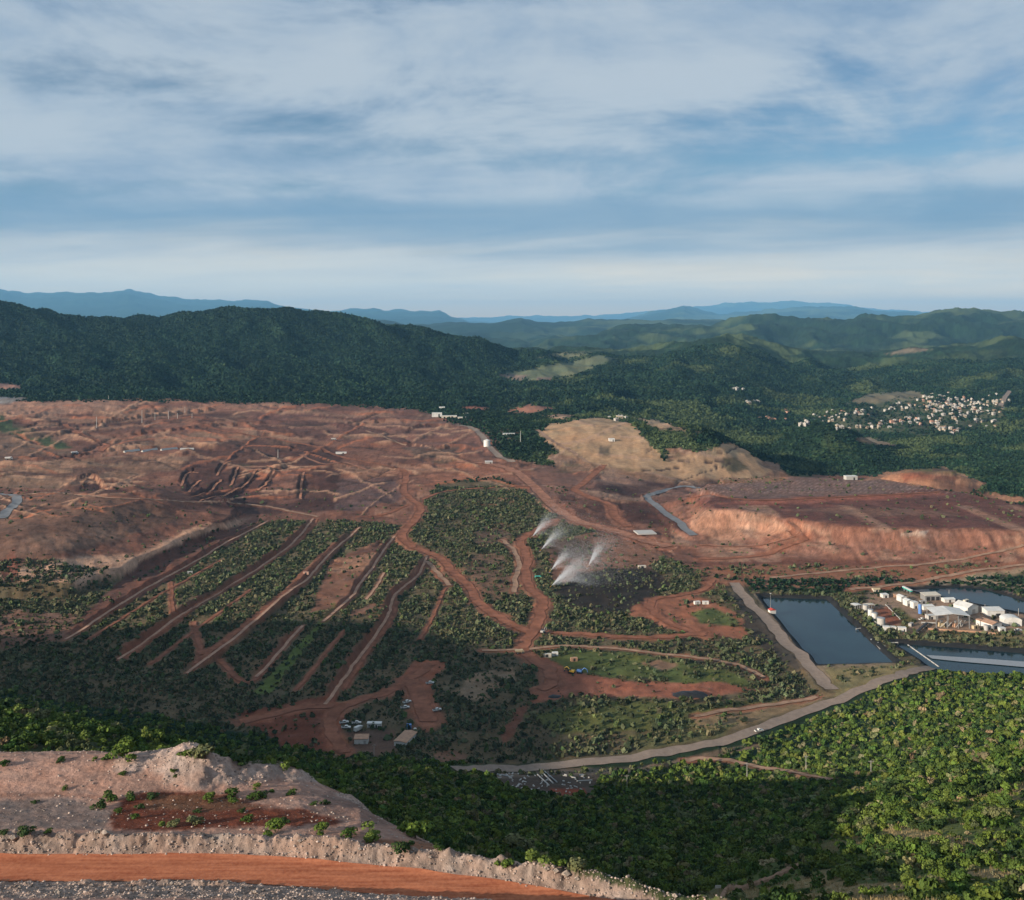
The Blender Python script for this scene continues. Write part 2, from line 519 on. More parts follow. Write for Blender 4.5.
near_road[b] = 1 - sstep(3.3, 4.0, d + lump * 0.7)
# wheel ruts
ZZ[b] -= near_road[b] * (0.05 * np.exp(-((sdn - 1.5) / 0.5) ** 2) + 0.05 * np.exp(-((sdn + 1.2) / 0.5) ** 2))
mound_mask = np.zeros(ZZ.shape)
rs = np.random.default_rng(3)
MOUNDS = [(-10, 752, 3.2, 1.5), (30, 750, 3.2, 1.6), (62, 749, 3.0, 1.5), (92, 748, 3.0, 1.6), (150, 746, 3.2, 2.4), (163, 751, 3.0, 2.2), (182, 758, 4.2, 2.6), (196, 766, 4.0, 2.4), (205, 774, 3.2, 1.9),
          (230, 772, 3.4, 2.2), (262, 773, 3.4, 2.5), (292, 776, 3.2, 2.5), (312, 781, 2.8, 1.6), (140, 760, 3.2, 1.2), (335, 790, 2.6, 1.2), (352, 800, 2.4, 1.0)]
for (mx, my, rad, hgt) in MOUNDS:
    x, y = V.at(mx, my)
    b = sub(np.array([[x, y]]), 14)
    q = np.sqrt((XX[b] - x) ** 2 + ((YY[b] - y) * 0.75) ** 2) + (fbm(XX[b] / 1.8, YY[b] / 1.8, 3, 61) - 0.5) * 1.6
    g = np.clip(1 - q / (rad * 1.7), 0, 1)
    ZZ[b] += hgt * g ** 1.15
    mound_mask[b] = np.maximum(mound_mask[b], sstep(0.02, 0.25, g))
# small-scale lumpiness of the near slopes
nb = (YY > 60) & (YY < 330)
ZZ += np.where(nb, (fbm(XX / 6, YY / 6, 4, 90) - 0.5) * 0.9 * (1 - near_road) * sstep(160, 215, YY), 0)
ZZ += np.where(nb, (fbm(XX / 1.3, YY / 1.3, 3, 91) - 0.5) * 0.28 * (1 - near_road), 0)
V.refresh()

# ------------------------------------------------------------------ roads and tracks traced on the ground
# name, pixel points, width in metres, tone
ROADS = [
    ("dirt_road", [(263, 437), (288, 442), (318, 447), (335, 455), (356, 460), (386, 466), (402, 470), (406, 478), (403, 490), (412, 500), (421, 507), (418, 517), (406, 528), (403, 540), (418, 550), (441, 557),
                   (453, 572), (468, 587), (481, 605), (496, 615), (512, 625), (530, 633)], 9.0, 'red'),
    ("haul_road", [(456, 462), (480, 463), (505, 467), (522, 476), (540, 492), (557, 511), (580, 523), (609, 530), (642, 540), (668, 547)], 15.0, 'redlight'),
    ("dirt_road", [(604, 465), (594, 474), (580, 486), (574, 491), (594, 499), (612, 506), (613, 515), (628, 527)], 11.0, 'red'),
    ("dirt_road", [(556, 520), (540, 530), (519, 541), (528, 556), (526, 577), (531, 590), (545, 601), (540, 614), (534, 630), (522, 648), (533, 660), (550, 671), (553, 681), (540, 690)], 9.0, 'red'),
    ("dirt_road", [(502, 540), (512, 548), (519, 560), (516, 577), (514, 593)], 5.0, 'tan'),
    ("dirt_road", [(540, 632), (592, 635), (642, 638), (680, 636), (705, 632)], 6.5, 'red'),
    ("dirt_track", [(482, 651), (527, 650), (574, 646), (624, 650), (687, 657), (737, 665), (764, 678)], 4.0, 'tan'),
    ("dirt_track", [(422, 500), (446, 491), (480, 488), (506, 487), (540, 488)], 5.0, 'red'),
    ("dirt_track", [(356, 517), (388, 514), (408, 505)], 5.0, 'red'),
    ("dirt_road", [(432, 664), (412, 679), (395, 690), (376, 696), (355, 703), (338, 711), (331, 720), (332, 731), (337, 743), (344, 753)], 7.5, 'red'),
    ("dirt_track", [(410, 680), (418, 694), (424, 706), (428, 722)], 11.0, 'red'),
    ("dirt_track", [(240, 722), (280, 712), (315, 706), (334, 706)], 8.0, 'red'),
    ("dirt_track", [(427, 562), (440, 575), (449, 586)], 5.0, 'tan'),
    ("gravel_road", [(455, 770), (480, 769), (550, 767), (620, 760), (690, 749), (740, 737), (800, 715), (860, 690), (900, 675), (922, 669), (945, 668)], 9.0, 'grey'),
    ("dirt_track", [(684, 760), (717, 760), (777, 770), (800, 775), (830, 780)], 4.0, 'tan'),
    ("dirt_track", [(694, 717), (740, 710), (780, 704), (817, 697)], 4.0, 'tan'),
    ("lined_channel", [(716, 484), (690, 487), (668, 490), (650, 494), (648, 500), (662, 511), (680, 524), (694, 536)], 10.0, 'channel'),
    ("dirt_road", [(734, 583), (752, 604), (772, 626), (795, 650), (815, 672), (832, 690)], 10.0, 'grey'),
    ("dirt_track", [(650, 600), (665, 598), (687, 594), (705, 590), (712, 580)], 6.0, 'red'),
    ("dirt_track", [(652, 600), (650, 608), (660, 618), (680, 628), (705, 636)], 7.0, 'red'),
    ("dirt_road", [(0, 519), (12, 508), (18, 500), (10, 493), (-20, 490)], 11.0, 'channel'),
    ("dirt_track", [(850, 590), (900, 585), (950, 576), (1000, 568), (1060, 560)], 6.0, 'tan'),
    ("dirt_track", [(700, 559), (760, 556), (780, 548), (805, 540), (790, 531)], 8.0, 'red'),
    ("dirt_track", [(65, 424), (75, 432), (95, 440), (108, 446), (100, 452)], 10.0, 'red'),
    ("dirt_track", [(205, 424), (215, 429), (230, 432), (256, 437)], 9.0, 'red'),
    ("gravel_road", [(458, 425), (472, 429), (482, 436), (488, 446), (497, 455), (512, 462)], 12.0, 'grey'),
    ("dirt_track", [(537, 430), (550, 441), (570, 450), (582, 460), (600, 466)], 8.0, 'tan'),
    ("dirt_track", [(124, 659), (146, 644), (184, 617), (206, 602), (236, 584), (268, 564), (296, 544), (310, 530), (318, 519)], 2.6, 'red'),
    ("dirt_track", [(344, 690), (357, 670), (369, 650), (383, 632), (393, 617), (397, 602)], 2.8, 'red'),
    ("dirt_track", [(171, 582), (172, 596), (173, 613)], 3.0, 'red'),
    ("dirt_track", [(194, 622), (197, 638), (201, 655)], 3.6, 'red'),
    ("dirt_track", [(219, 660), (230, 672), (241, 681), (252, 682), (262, 674)], 3.4, 'red'),
    ("dirt_track", [(196, 664), (215, 648), (256, 616), (287, 590), (316, 562), (336, 543)], 4.0, 'red'),
    ("dirt_track", [(88, 640), (128, 614), (160, 594), (190, 578), (222, 560)], 2.4, 'red'),
    ("dirt_track", [(150, 664), (190, 634), (225, 608), (250, 590)], 2.4, 'red'),
    ("dirt_track", [(296, 690), (315, 668), (332, 645), (345, 630)], 2.4, 'red'),
    ("dirt_track", [(366, 600), (376, 588), (384, 573)], 2.4, 'pale'),
    ("dirt_track", [(420, 640), (432, 620), (440, 600), (446, 588)], 2.4, 'red'),
    ("dirt_track", [(366, 431), (382, 437), (396, 442), (406, 446)], 5.0, 'tan'),
    ("dirt_track", [(0, 500), (40, 494), (95, 497), (150, 499), (200, 503), (250, 505), (290, 512), (318, 517)], 5.0, 'tan'),
    ("dirt_track", [(300, 455), (325, 465), (345, 462), (372, 472), (398, 474)], 6.0, 'redlight'),
    ("dirt_track", [(690, 498), (740, 500), (800, 499), (870, 496), (940, 492)], 5.0, 'red'),
    ("dirt_track", [(700, 545), (745, 547), (780, 540), (800, 533), (790, 522)], 5.0, 'redlight'),
    ("dirt_track", [(1024, 545), (1000, 552), (960, 560), (900, 566), (830, 572), (770, 578)], 5.0, 'tan'),
    ("dirt_road", [(1010, 391), (1006, 396), (1003, 402), (1000, 406)], 14.0, 'grey'),
]
for pix, st in TERR[:6]:
    ROADS.append(("dirt_track", pix, 2.6, 'pale'))
for pix, st in TERR[6:14]:
    ROADS.append(("dirt_track", pix, 3.4, 'edge'))
road_soil = np.zeros(ZZ.shape)
road_clear = np.zeros(ZZ.shape)
ROADW = []
for name, pix, wid, tone in ROADS:
    ln = smooth_line(wpts(pix), 5)
    if len(ln) > 4:
        for _ in range(3):
            ln[1:-1] = 0.25 * ln[:-2] + 0.5 * ln[1:-1] + 0.25 * ln[2:]
    jit = np.random.default_rng(len(ROADW)).normal(0, 0.16 * min(wid, 6), ln.shape)
    jit[[0, -1]] = 0
    ln = ln + jit
    zl = ground_z(ln[:, 0], ln[:, 1])
    for _ in range(6):
        zl[1:-1] = 0.25 * zl[:-2] + 0.5 * zl[1:-1] + 0.25 * zl[2:]
    b = sub(ln, wid * 3)
    d, s, par = line_dist(XX[b], YY[b], ln)
    zr = np.interp(par, np.arange(len(ln)), zl)
    k = 1 - sstep(wid * 0.55, wid * 1.1 + 1.5, d)
    ZZ[b] = ZZ[b] * (1 - k) + zr * k
    berm = 0.05 * wid
    ZZ[b] += berm * np.exp(-((d - wid * 0.68) / (wid * 0.12 + 0.4)) ** 2) * (0.5 + vnoise(XX[b] / 4, YY[b] / 4, 7))
    soil = 1 - sstep(wid * 0.6, wid * 1.15 + 1, d + (fbm(XX[b] / 7, YY[b] / 7, 3, 52) - 0.5) * wid * 0.9)
    road_clear[b] = np.maximum(road_clear[b], 1 - sstep(wid * 0.5 + (5 if tone == 'grey' else 2.0), wid * 0.5 + (7 if tone == 'grey' else 3.5), d))
    if tone in ('red', 'redlight', 'tan', 'pale'):
        road_soil[b] = np.maximum(road_soil[b], soil)
    ROADW.append((name, ln, wid, tone))
V.refresh()

# ------------------------------------------------------------------ ground colour (soil and plant cover), from traced patches
A = np.zeros((*ZZ.shape, 3), np.float32)
FOREST = np.array((0.013, 0.029, 0.014))
A[:] = FOREST
row = V.row
pxn = np.repeat(PX[None, :], NY, 0)
# ragged patch edges
e1 = (fbm(UU * 60, LL * 60, 4, 71) - 0.5)
e2 = (fbm(UU * 60 + 40, LL * 60 + 9, 4, 72) - 0.5)
forest = np.ones(ZZ.shape, np.float32)
shrub = np.zeros(ZZ.shape, np.float32)


def patch(pts, color, soft=2.0, rag=14.0, ymin=0, ymax=1e9, alpha=1.0, f=None, sh=None):
    pts = np.asarray(pts, float)
    x0, x1, y0, y1 = pts[:, 0].min() - 12, pts[:, 0].max() + 12, pts[:, 1].min() - 12, pts[:, 1].max() + 12
    j = slice(max(int(np.searchsorted(PX, x0)), 0), int(np.searchsorted(PX, x1)) + 1)
    sel = (row[:, j] > y0) & (row[:, j] < y1) & (YY[:, j] > ymin) & (YY[:, j] < ymax)
    if not sel.any():
        return
    ii, jj = np.nonzero(sel)
    jj = jj + j.start
    sdv = poly_sdf(pxn[ii, jj] + e1[ii, jj] * rag, row[ii, jj] + e2[ii, jj] * rag * 0.5, pts)
    m = (sstep(-soft * 0.5, soft, sdv) * alpha)[:, None]
    if color is not None:
        A[ii, jj] = A[ii, jj] * (1 - m) + np.array(color) * m
    if f is not None:
        forest[ii, jj] = forest[ii, jj] * (1 - m[:, 0]) + f * m[:, 0]
    if sh is not None:
        shrub[ii, jj] = shrub[ii, jj] * (1 - m[:, 0]) + sh * m[:, 0]


RED = (0.225, 0.100, 0.066)
REDL = (0.27, 0.125, 0.082)
MAROON = (0.064, 0.032, 0.028)
PURP = (0.150, 0.080, 0.066)
TANP = (0.26, 0.155, 0.115)
OLIV = (0.19, 0.125, 0.09)
YTAN = (0.36, 0.225, 0.13)
SOILG = (0.098, 0.082, 0.052)
GREEN = (0.075, 0.098, 0.034)
GREY = (0.23, 0.185, 0.155)

MY0, MY1 = 560, 2600
patch([(-1900, 720), (-1900, 520), (0, 520), (260, 500), (690, 480), (690, 600), (640, 700), (400, 750), (200, 730), (0, 690)], SOILG, 3, 4, 640, 1350, f=0, sh=0.8)
patch([(-1900, 600), (-1900, 402), (0, 400), (120, 398), (240, 401), (330, 403), (420, 408), (445, 418), (480, 432), (505, 458), (560, 466), (640, 478), (690, 482), (700, 476), (790, 472), (880, 475), (940, 486),
       (1024, 503), (2900, 520), (2900, 600), (1024, 592), (850, 592), (760, 590), (700, 572), (640, 548), (590, 534), (545, 504), (500, 478), (440, 484), (425, 505), (410, 525), (330, 522), (260, 522), (215, 550),
       (170, 582), (60, 598)], (0.158, 0.080, 0.060), 3, 10, 950, 2460, f=0, sh=0.02)
# valley shrubland
patch([(-1900, 700), (-1900, 590), (60, 598), (170, 585), (260, 522), (330, 521), (410, 525), (440, 482), (500, 478), (545, 502), (590, 532), (640, 547), (700, 572), (760, 590), (850, 592), (1024, 592), (2900, 600),
       (2900, 680), (1024, 668), (935, 667), (860, 690), (740, 737), (620, 760), (460, 768), (345, 753), (230, 730), (0, 690)], SOILG, 3, 10, 560, 1500, f=0, sh=0.85)
# plateau bands on the left
patch([(-300, 404), (0, 403), (115, 398), (120, 410), (60, 416), (-300, 420)], TANP, ymin=1500, ymax=2500)
patch([(120, 408), (240, 402), (330, 404), (300, 409), (200, 411)], (0.22, 0.12, 0.088), ymin=1500, ymax=2500)
patch([(30, 417), (150, 409), (240, 413), (250, 420), (150, 424), (80, 430), (40, 424)], MAROON, ymin=1300, ymax=2500, alpha=.85)
patch([(240, 404), (420, 409), (430, 418), (330, 425), (250, 418)], PURP, ymin=1300, ymax=2500, alpha=.7)
patch([(110, 437), (260, 431), (300, 440), (200, 447), (110, 447)], OLIV, ymin=1300, ymax=2500, alpha=.9)
patch([(-300, 470), (0, 463), (110, 456), (195, 455), (180, 468), (140, 476), (60, 488), (-300, 490)], OLIV, ymin=1200, ymax=2500, alpha=.9)
patch([(-300, 440), (0, 430), (40, 435), (75, 455), (0, 462), (-300, 465)], (0.13, 0.085, 0.066), ymin=1200, ymax=2500)
patch([(-300, 410), (0, 414), (40, 432), (72, 446), (60, 449), (0, 432), (-300, 425)], (0.04, 0.06, 0.028), ymin=1200, ymax=2500)
patch([(-300, 500), (0, 495), (60, 490), (110, 492), (160, 505), (180, 520), (120, 540), (60, 556), (0, 570), (-300, 580)], (0.125, 0.075, 0.058), 4, ymin=900, ymax=1500)
patch([(0, 545), (40, 533), (100, 525), (140, 532), (90, 545), (30, 556)], (0.17, 0.105, 0.08), 4, ymin=900, ymax=1500)
patch([(-300, 590), (0, 572), (60, 558), (140, 552), (195, 525), (250, 518), (210, 545), (150, 568), (95, 582), (55, 598), (-300, 600)], (0.38, 0.25, 0.185), 4, 10, 900, 1500)
patch([(0, 560), (14, 548), (24, 565), (14, 590), (0, 592)], (0.14, 0.06, 0.045), 3, ymin=900, ymax=1500)
# dumps and dark ground
patch([(180, 462), (228, 440), (300, 440), (345, 452), (342, 470), (338, 512), (250, 515), (205, 506), (180, 492)], (0.050, 0.027, 0.025), 3, 10, 1200, 2400, alpha=.92)
patch([(250, 415), (330, 410), (400, 412), (470, 418), (505, 445), (470, 456), (400, 446), (320, 440), (260, 430)], (0.100, 0.053, 0.048), 4, 12, 1300, 2500, alpha=.75)
patch([(188, 458), (228, 442), (290, 444), (300, 462), (282, 490), (252, 512), (210, 503), (184, 490)], MAROON, ymin=1200, ymax=2400, alpha=.9)
patch([(268, 474), (300, 470), (303, 500), (285, 505), (262, 497)], PURP, ymin=1200, ymax=2400)
patch([(300, 466), (342, 463), (336, 510), (305, 506)], MAROON, ymin=1200, ymax=2400)
patch([(338, 480), (396, 476), (402, 500), (352, 514), (335, 510)], (0.105, 0.066, 0.064), ymin=1200, ymax=2400)
patch([(330, 462), (386, 467), (398, 476), (350, 480)], (0.26, 0.145, 0.10), ymin=1200, ymax=2400, alpha=.7)
patch([(385, 412), (470, 416), (500, 440), (478, 456), (420, 446), (378, 430)], PURP, ymin=1300, ymax=2500, alpha=.85)
patch([(70, 487), (95, 477), (125, 490), (108, 497), (80, 493)], MAROON, ymin=1200, ymax=2400)
patch([(400, 448), (455, 446), (470, 452), (420, 460)], (0.06, 0.052, 0.045), ymin=1200, ymax=2400, alpha=.7)
patch([(380, 462), (456, 458), (500, 466), (520, 478), (440, 482), (400, 470)], REDL, ymin=1200, ymax=2400, alpha=.6)
for q in range(70):   # scattered worked ground between the benches
    cx, cy = random.uniform(100, 520), random.uniform(408, 470)
    ww, hh = random.uniform(6, 28), random.uniform(1.0, 3.2)
    c = random.choice([MAROON, RED, TANP, (0.06, 0.06, 0.04), OLIV, REDL])
    patch([(cx - ww, cy), (cx, cy - hh), (cx + ww, cy + random.uniform(-2, 2)), (cx, cy + hh)], c, 2, 8, 1200, 2450, alpha=.65)
for k in range(9):
    cx = 410 + k * 9
    patch([(cx, 425), (cx + 10, 414), (cx + 13, 414), (cx + 4, 426)], (0.2, 0.125, 0.09), 1, 2, 1300, 2500, alpha=.6)
# right pad and its cuts
patch([(700, 509), (690, 488), (750, 478), (880, 478), (1024, 504), (2900, 530), (2900, 536), (1024, 529), (860, 527), (800, 520)], (0.105, 0.05, 0.044), 2, 6, 1000, 1500)
patch([(690, 488), (760, 476), (880, 478), (930, 489), (860, 496), (768, 499), (700, 497)], (0.135, 0.09, 0.082), 2, 5, 1000, 1500)
patch([(690, 504), (768, 499), (860, 495), (945, 492), (948, 495), (860, 501), (768, 505)], (0.22, 0.085, 0.062), 2, 5, 1000, 1500)
patch([(780, 510), (850, 506), (960, 512), (960, 517), (850, 516)], (0.15, 0.09, 0.072), 2, 6, 1000, 1500, alpha=.7)
patch([(672, 505), (700, 507), (760, 512), (800, 521), (860, 529), (1024, 531), (2900, 537), (2900, 562), (1024, 560), (860, 560), (760, 558), (690, 550), (668, 530)], (0.200, 0.105, 0.079), 2, 6, 900, 1300)
patch([(690, 512), (730, 508), (775, 517), (790, 530), (770, 537), (720, 540), (690, 530)], (0.30, 0.17, 0.12), 2, 6, 900, 1300, alpha=.9)
patch([(690, 560), (1024, 558), (2900, 560), (2900, 566), (1024, 566), (690, 566)], (0.12, 0.055, 0.042), 2, 8, 850, 1300, alpha=.8)
patch([(690, 566), (1024, 563), (2900, 563), (2900, 585), (1024, 580), (900, 590), (700, 586)], (0.19, 0.095, 0.063), 3, 10, 800, 1300, sh=0.30)
patch([(900, 532), (930, 530), (925, 536), (900, 537)], (0.33, 0.27, 0.24), 1, 4, 900, 1300)
patch([(600, 477), (680, 474), (674, 483), (640, 496), (662, 512), (690, 532), (625, 522), (612, 500), (592, 490)], MAROON, 2, 6, 1000, 1700)
patch([(600, 476), (690, 470), (690, 476), (640, 486), (600, 484)], PURP, 2, 6, 1000, 1700, alpha=.7)
patch([(520, 468), (600, 468), (590, 490), (560, 495), (535, 480)], (0.17, 0.085, 0.062), 2, 8, 1000, 1700, sh=.2)
# tan quarried hill
patch([(545, 455), (600, 448), (690, 448), (780, 462), (790, 480), (690, 486), (560, 470)], (0.22, 0.12, 0.075), 2, 8, 1250, 2000, f=0, sh=.05)
patch([(536, 434), (548, 424), (580, 418), (600, 415), (630, 422), (645, 436), (670, 460), (690, 452), (730, 442), (748, 450), (770, 472), (760, 478), (690, 480), (600, 468), (560, 452)], YTAN, 2, 12, 1300, 2300, f=0, sh=.12)
patch([(538, 418), (570, 410), (588, 413), (565, 421)], (0.33, 0.205, 0.12), 2, 8, 1500, 2500, f=0)
patch([(628, 416), (660, 419), (690, 431), (660, 430)], (0.33, 0.22, 0.13), 2, 8, 1500, 2500, f=0)
patch([(500, 413), (528, 404), (560, 408), (530, 413)], (0.26, 0.115, 0.075), 1, 5, 1500, 2700, f=0)
patch([(455, 409), (470, 405), (488, 407), (490, 410)], (0.26, 0.10, 0.062), 1, 3, 1500, 2900, f=0)
patch([(642, 430), (649, 433), (672, 458), (666, 460), (652, 446)], (0.035, 0.05, 0.022), 2, 8, 1300, 2300, f=1)
patch([(600, 444), (612, 446), (610, 458), (598, 456)], (0.12, 0.085, 0.06), 2, 6, 1300, 2300)
patch([(716, 458), (735, 456), (752, 470), (728, 474)], (0.11, 0.085, 0.05), 2, 6, 1300, 2300)
for q in range(40):
    cx, cy = random.uniform(545, 760), random.uniform(420, 474)
    ww = random.uniform(4, 18)
    patch([(cx - ww, cy), (cx, cy - 1.5), (cx + ww, cy), (cx, cy + 1.5)], random.choice([(0.06, 0.075, 0.035), (0.25, 0.15, 0.085), (0.42, 0.31, 0.19)]), 2, 9, 1300, 2300, alpha=.5)
# excavated mound beyond the pad
patch([(856, 482), (890, 470), (945, 466), (966, 474), (988, 484), (975, 490), (1000, 493), (1040, 500), (2900, 510), (2900, 516), (1024, 506), (940, 491), (880, 480)], (0.30, 0.165, 0.105), 2, 7, 1300, 2000, f=0)
patch([(900, 473), (945, 469), (960, 478), (905, 482)], (0.22, 0.09, 0.058), 2, 7, 1300, 2000, f=0)
# clearings on the hills
patch([(500, 374), (560, 362), (600, 354), (620, 358), (590, 370), (570, 378), (530, 381)], (0.105, 0.115, 0.065), 2, 4, 2500, 6000, f=0)
patch([(500, 374), (530, 375), (520, 381), (500, 377)], (0.17, 0.12, 0.09), 1, 4, 2500, 6000, f=0)
patch([(536, 377), (553, 377), (550, 381), (536, 380)], (0.17, 0.12, 0.09), 1, 3, 2500, 6000, f=0)
patch([(530, 358), (560, 352), (600, 352), (570, 358)], (0.15, 0.14, 0.08), 1, 4, 2500, 6000, f=0, alpha=.8)
patch([(842, 404), (870, 393), (915, 390), (934, 398), (885, 404)], (0.135, 0.115, 0.075), 2, 6, 2500, 6000, f=0)
patch([(852, 438), (870, 436), (902, 447), (880, 447)], (0.15, 0.115, 0.08), 1, 4, 2000, 4000, f=0)
patch([(882, 354), (915, 347), (935, 349), (905, 354)], (0.16, 0.125, 0.085), 1, 3, 3500, 6000, f=0)
patch([(684, 360), (730, 340), (760, 350), (830, 362), (780, 372), (720, 372)], (0.055, 0.072, 0.028), 4, 14, 3000, 6000, alpha=.7)
patch([(880, 372), (950, 352), (1010, 350), (980, 366), (920, 380)], (0.05, 0.07, 0.028), 4, 14, 3000, 6000, alpha=.7)
patch([(-100, 387), (0, 382), (24, 385), (20, 390), (-100, 392)], (0.22, 0.12, 0.09), 1, 3, 2300, 4000, f=0)
patch([(-100, 400), (0, 396), (30, 397), (10, 404), (-100, 408)], (0.14, 0.135, 0.14), 1, 3, 1800, 4000, f=0)
patch([(800, 432), (850, 408), (900, 398), (1010, 402), (1000, 424), (920, 436), (860, 432)], (0.075, 0.078, 0.042), 3, 14, 2200, 4500, alpha=.8, f=.14)
patch([(780, 468), (830, 440), (870, 455), (830, 475), (790, 478)], (0.045, 0.068, 0.024), 3, 12, 1500, 3000, alpha=.8)
patch([(880, 470), (960, 452), (1024, 452), (1024, 490), (960, 475)], (0.048, 0.07, 0.026), 3, 12, 1500, 3000, alpha=.8)
# valley details
patch([(232, 714), (290, 702), (333, 693), (347, 722), (332, 752), (285, 748)], (0.14, 0.055, 0.036), 2, 8, 560, 800, sh=.15, f=0)
patch([(0, 610), (80, 612), (70, 640), (0, 650)], (0.14, 0.085, 0.066), 3, 14, 600, 1000, sh=.3)
patch([(140, 560), (210, 530), (262, 523), (215, 552), (120, 610), (60, 640), (90, 608)], (0.10, 0.052, 0.042), 2, 8, 700, 1300, sh=.06)
patch([(330, 560), (365, 545), (385, 538), (372, 565), (340, 605), (310, 615)], (0.155, 0.082, 0.058), 2, 6, 700, 1300, sh=.05)
patch([(262, 682), (318, 622), (335, 602), (345, 606), (325, 626), (270, 695), (250, 695)], (0.085, 0.12, 0.035), 2, 5, 600, 1300, sh=.2)
patch([(350, 612), (378, 600), (375, 612), (352, 617)], (0.16, 0.09, 0.066), 2, 5, 600, 1300, sh=.05)
patch([(396, 680), (416, 660), (448, 659), (446, 668), (430, 680), (436, 700), (436, 728), (424, 732), (412, 716), (416, 698)], (0.24, 0.10, 0.064), 2, 6, 560, 800, sh=.03, f=0)
patch([(452, 692), (478, 672), (512, 667), (515, 680), (480, 704)], (0.2, 0.15, 0.105), 2, 12, 560, 900, sh=.25)
patch([(455, 560), (500, 550), (512, 575), (500, 600), (475, 590)], (0.13, 0.085, 0.062), 2, 16, 700, 1300, sh=.35)
patch([(470, 530), (505, 522), (515, 545), (480, 548)], (0.12, 0.08, 0.06), 2, 16, 700, 1400, sh=.3)
patch([(548, 560), (560, 540), (600, 532), (640, 540), (662, 556), (650, 572), (600, 572), (570, 585), (553, 580)], (0.17, 0.092, 0.066), 2, 10, 700, 1300, sh=.10)
patch([(556, 592), (580, 572), (640, 566), (662, 572), (672, 584), (640, 610), (600, 614), (570, 606)], (0.026, 0.022, 0.020), 3, 8, 700, 1300, sh=.1)
patch([(536, 548), (560, 536), (590, 540), (600, 556), (560, 560)], (0.085, 0.06, 0.05), 3, 8, 700, 1300, sh=.1)
patch([(622, 612), (650, 598), (687, 594), (712, 598), (735, 612), (752, 628), (762, 640), (700, 636), (672, 630), (648, 622)], (0.235, 0.105, 0.068), 2, 8, 650, 1100, sh=.06)
patch([(690, 612), (715, 608), (735, 618), (742, 628), (700, 624)], (0.085, 0.11, 0.04), 2, 6, 650, 1100, sh=.1)
patch([(530, 658), (574, 648), (620, 652), (690, 660), (745, 676), (755, 688), (700, 688), (650, 680), (590, 676), (545, 664)], GREEN, 2, 10, 600, 900, sh=.16)
patch([(640, 662), (660, 658), (680, 664), (660, 672)], (0.2, 0.13, 0.09), 2, 8, 600, 900, sh=.05)
patch([(512, 652), (545, 655), (575, 672), (640, 682), (720, 682), (762, 690), (700, 698), (640, 698), (580, 696), (525, 704), (552, 684), (535, 664)], (0.235, 0.098, 0.066), 2, 8, 560, 900, sh=.03, f=0)
patch([(520, 715), (600, 700), (720, 702), (800, 700), (740, 725), (640, 732), (560, 735)], (0.085, 0.10, 0.036), 3, 14, 540, 800, sh=.75)
patch([(690, 716), (740, 706), (800, 700), (835, 693), (820, 702), (740, 728), (700, 730)], (0.19, 0.145, 0.09), 3, 12, 540, 800, sh=.18)
patch([(620, 735), (700, 728), (740, 722), (720, 738), (640, 752)], (0.10, 0.10, 0.048), 3, 14, 540, 800, sh=.5)
patch([(500, 735), (512, 718), (520, 705), (530, 705), (515, 735), (505, 745)], (0.14, 0.07, 0.05), 2, 6, 540, 800, sh=.2)
patch([(432, 754), (452, 748), (468, 755), (460, 764), (436, 764)], (0.16, 0.095, 0.066), 2, 8, 540, 800, sh=.2)
patch([(345, 730), (395, 728), (402, 748), (380, 757), (352, 752)], (0.11, 0.075, 0.06), 2, 6, 540, 800, sh=.06, f=0)
patch([(728, 596), (742, 588), (770, 630), (806, 668), (795, 672), (750, 640)], (0.05, 0.045, 0.04), 3, 8, 600, 1000, sh=.25)
patch([(750, 590), (760, 592), (816, 664), (893, 662), (935, 668), (900, 676), (830, 690), (800, 668)], (0.2, 0.16, 0.115), 2, 8, 600, 1100, sh=.10)
patch([(826, 668), (900, 664), (935, 668), (880, 682), (835, 700)], (0.17, 0.15, 0.08), 3, 10, 600, 900, sh=.35)
patch([(858, 607), (870, 592), (900, 592), (960, 600), (1060, 618), (1060, 636), (980, 632), (930, 631), (905, 634), (880, 625)], (0.225, 0.165, 0.125), 2, 6, 650, 1100, sh=.06)
patch([(900, 606), (918, 622), (905, 630), (888, 614)], (0.12, 0.11, 0.05), 2, 6, 650, 1100, sh=.5)
patch([(874, 609), (890, 606), (902, 622), (890, 628)], (0.2, 0.085, 0.055), 2, 5, 650, 1100, sh=.03)
patch([(905, 640), (930, 632), (1060, 638), (1060, 652), (960, 645)], (0.15, 0.13, 0.07), 2, 8, 650, 1100, sh=.75)
patch([(900, 584), (960, 574), (1024, 566), (2900, 560), (2900, 590), (1024, 590), (985, 586), (908, 587)], (0.22, 0.17, 0.12), 2, 8, 700, 1300, sh=.2)
patch([(985, 592), (1030, 588), (1100, 592), (1100, 600), (1030, 600)], (0.12, 0.09, 0.08), 2, 6, 700, 1300)
patch([(980, 577), (1030, 572), (1100, 575), (1100, 584), (1000, 585)], (0.09, 0.09, 0.06), 2, 8, 700, 1300, sh=.4)
patch([(500, 772), (575, 768), (600, 775), (592, 796), (555, 796), (520, 790), (495, 784)], (0.075, 0.055, 0.042), 2, 6, 480, 650, f=0, sh=.15)
patch([(548, 788), (585, 788), (588, 794), (560, 797)], (0.21, 0.055, 0.03), 2, 4, 480, 650, f=0, sh=0)
patch([(470, 772), (640, 766), (760, 742), (762, 748), (640, 774), (500, 778)], (0.17, 0.13, 0.10), 2, 7, 480, 760, f=0, sh=.3, alpha=.8)
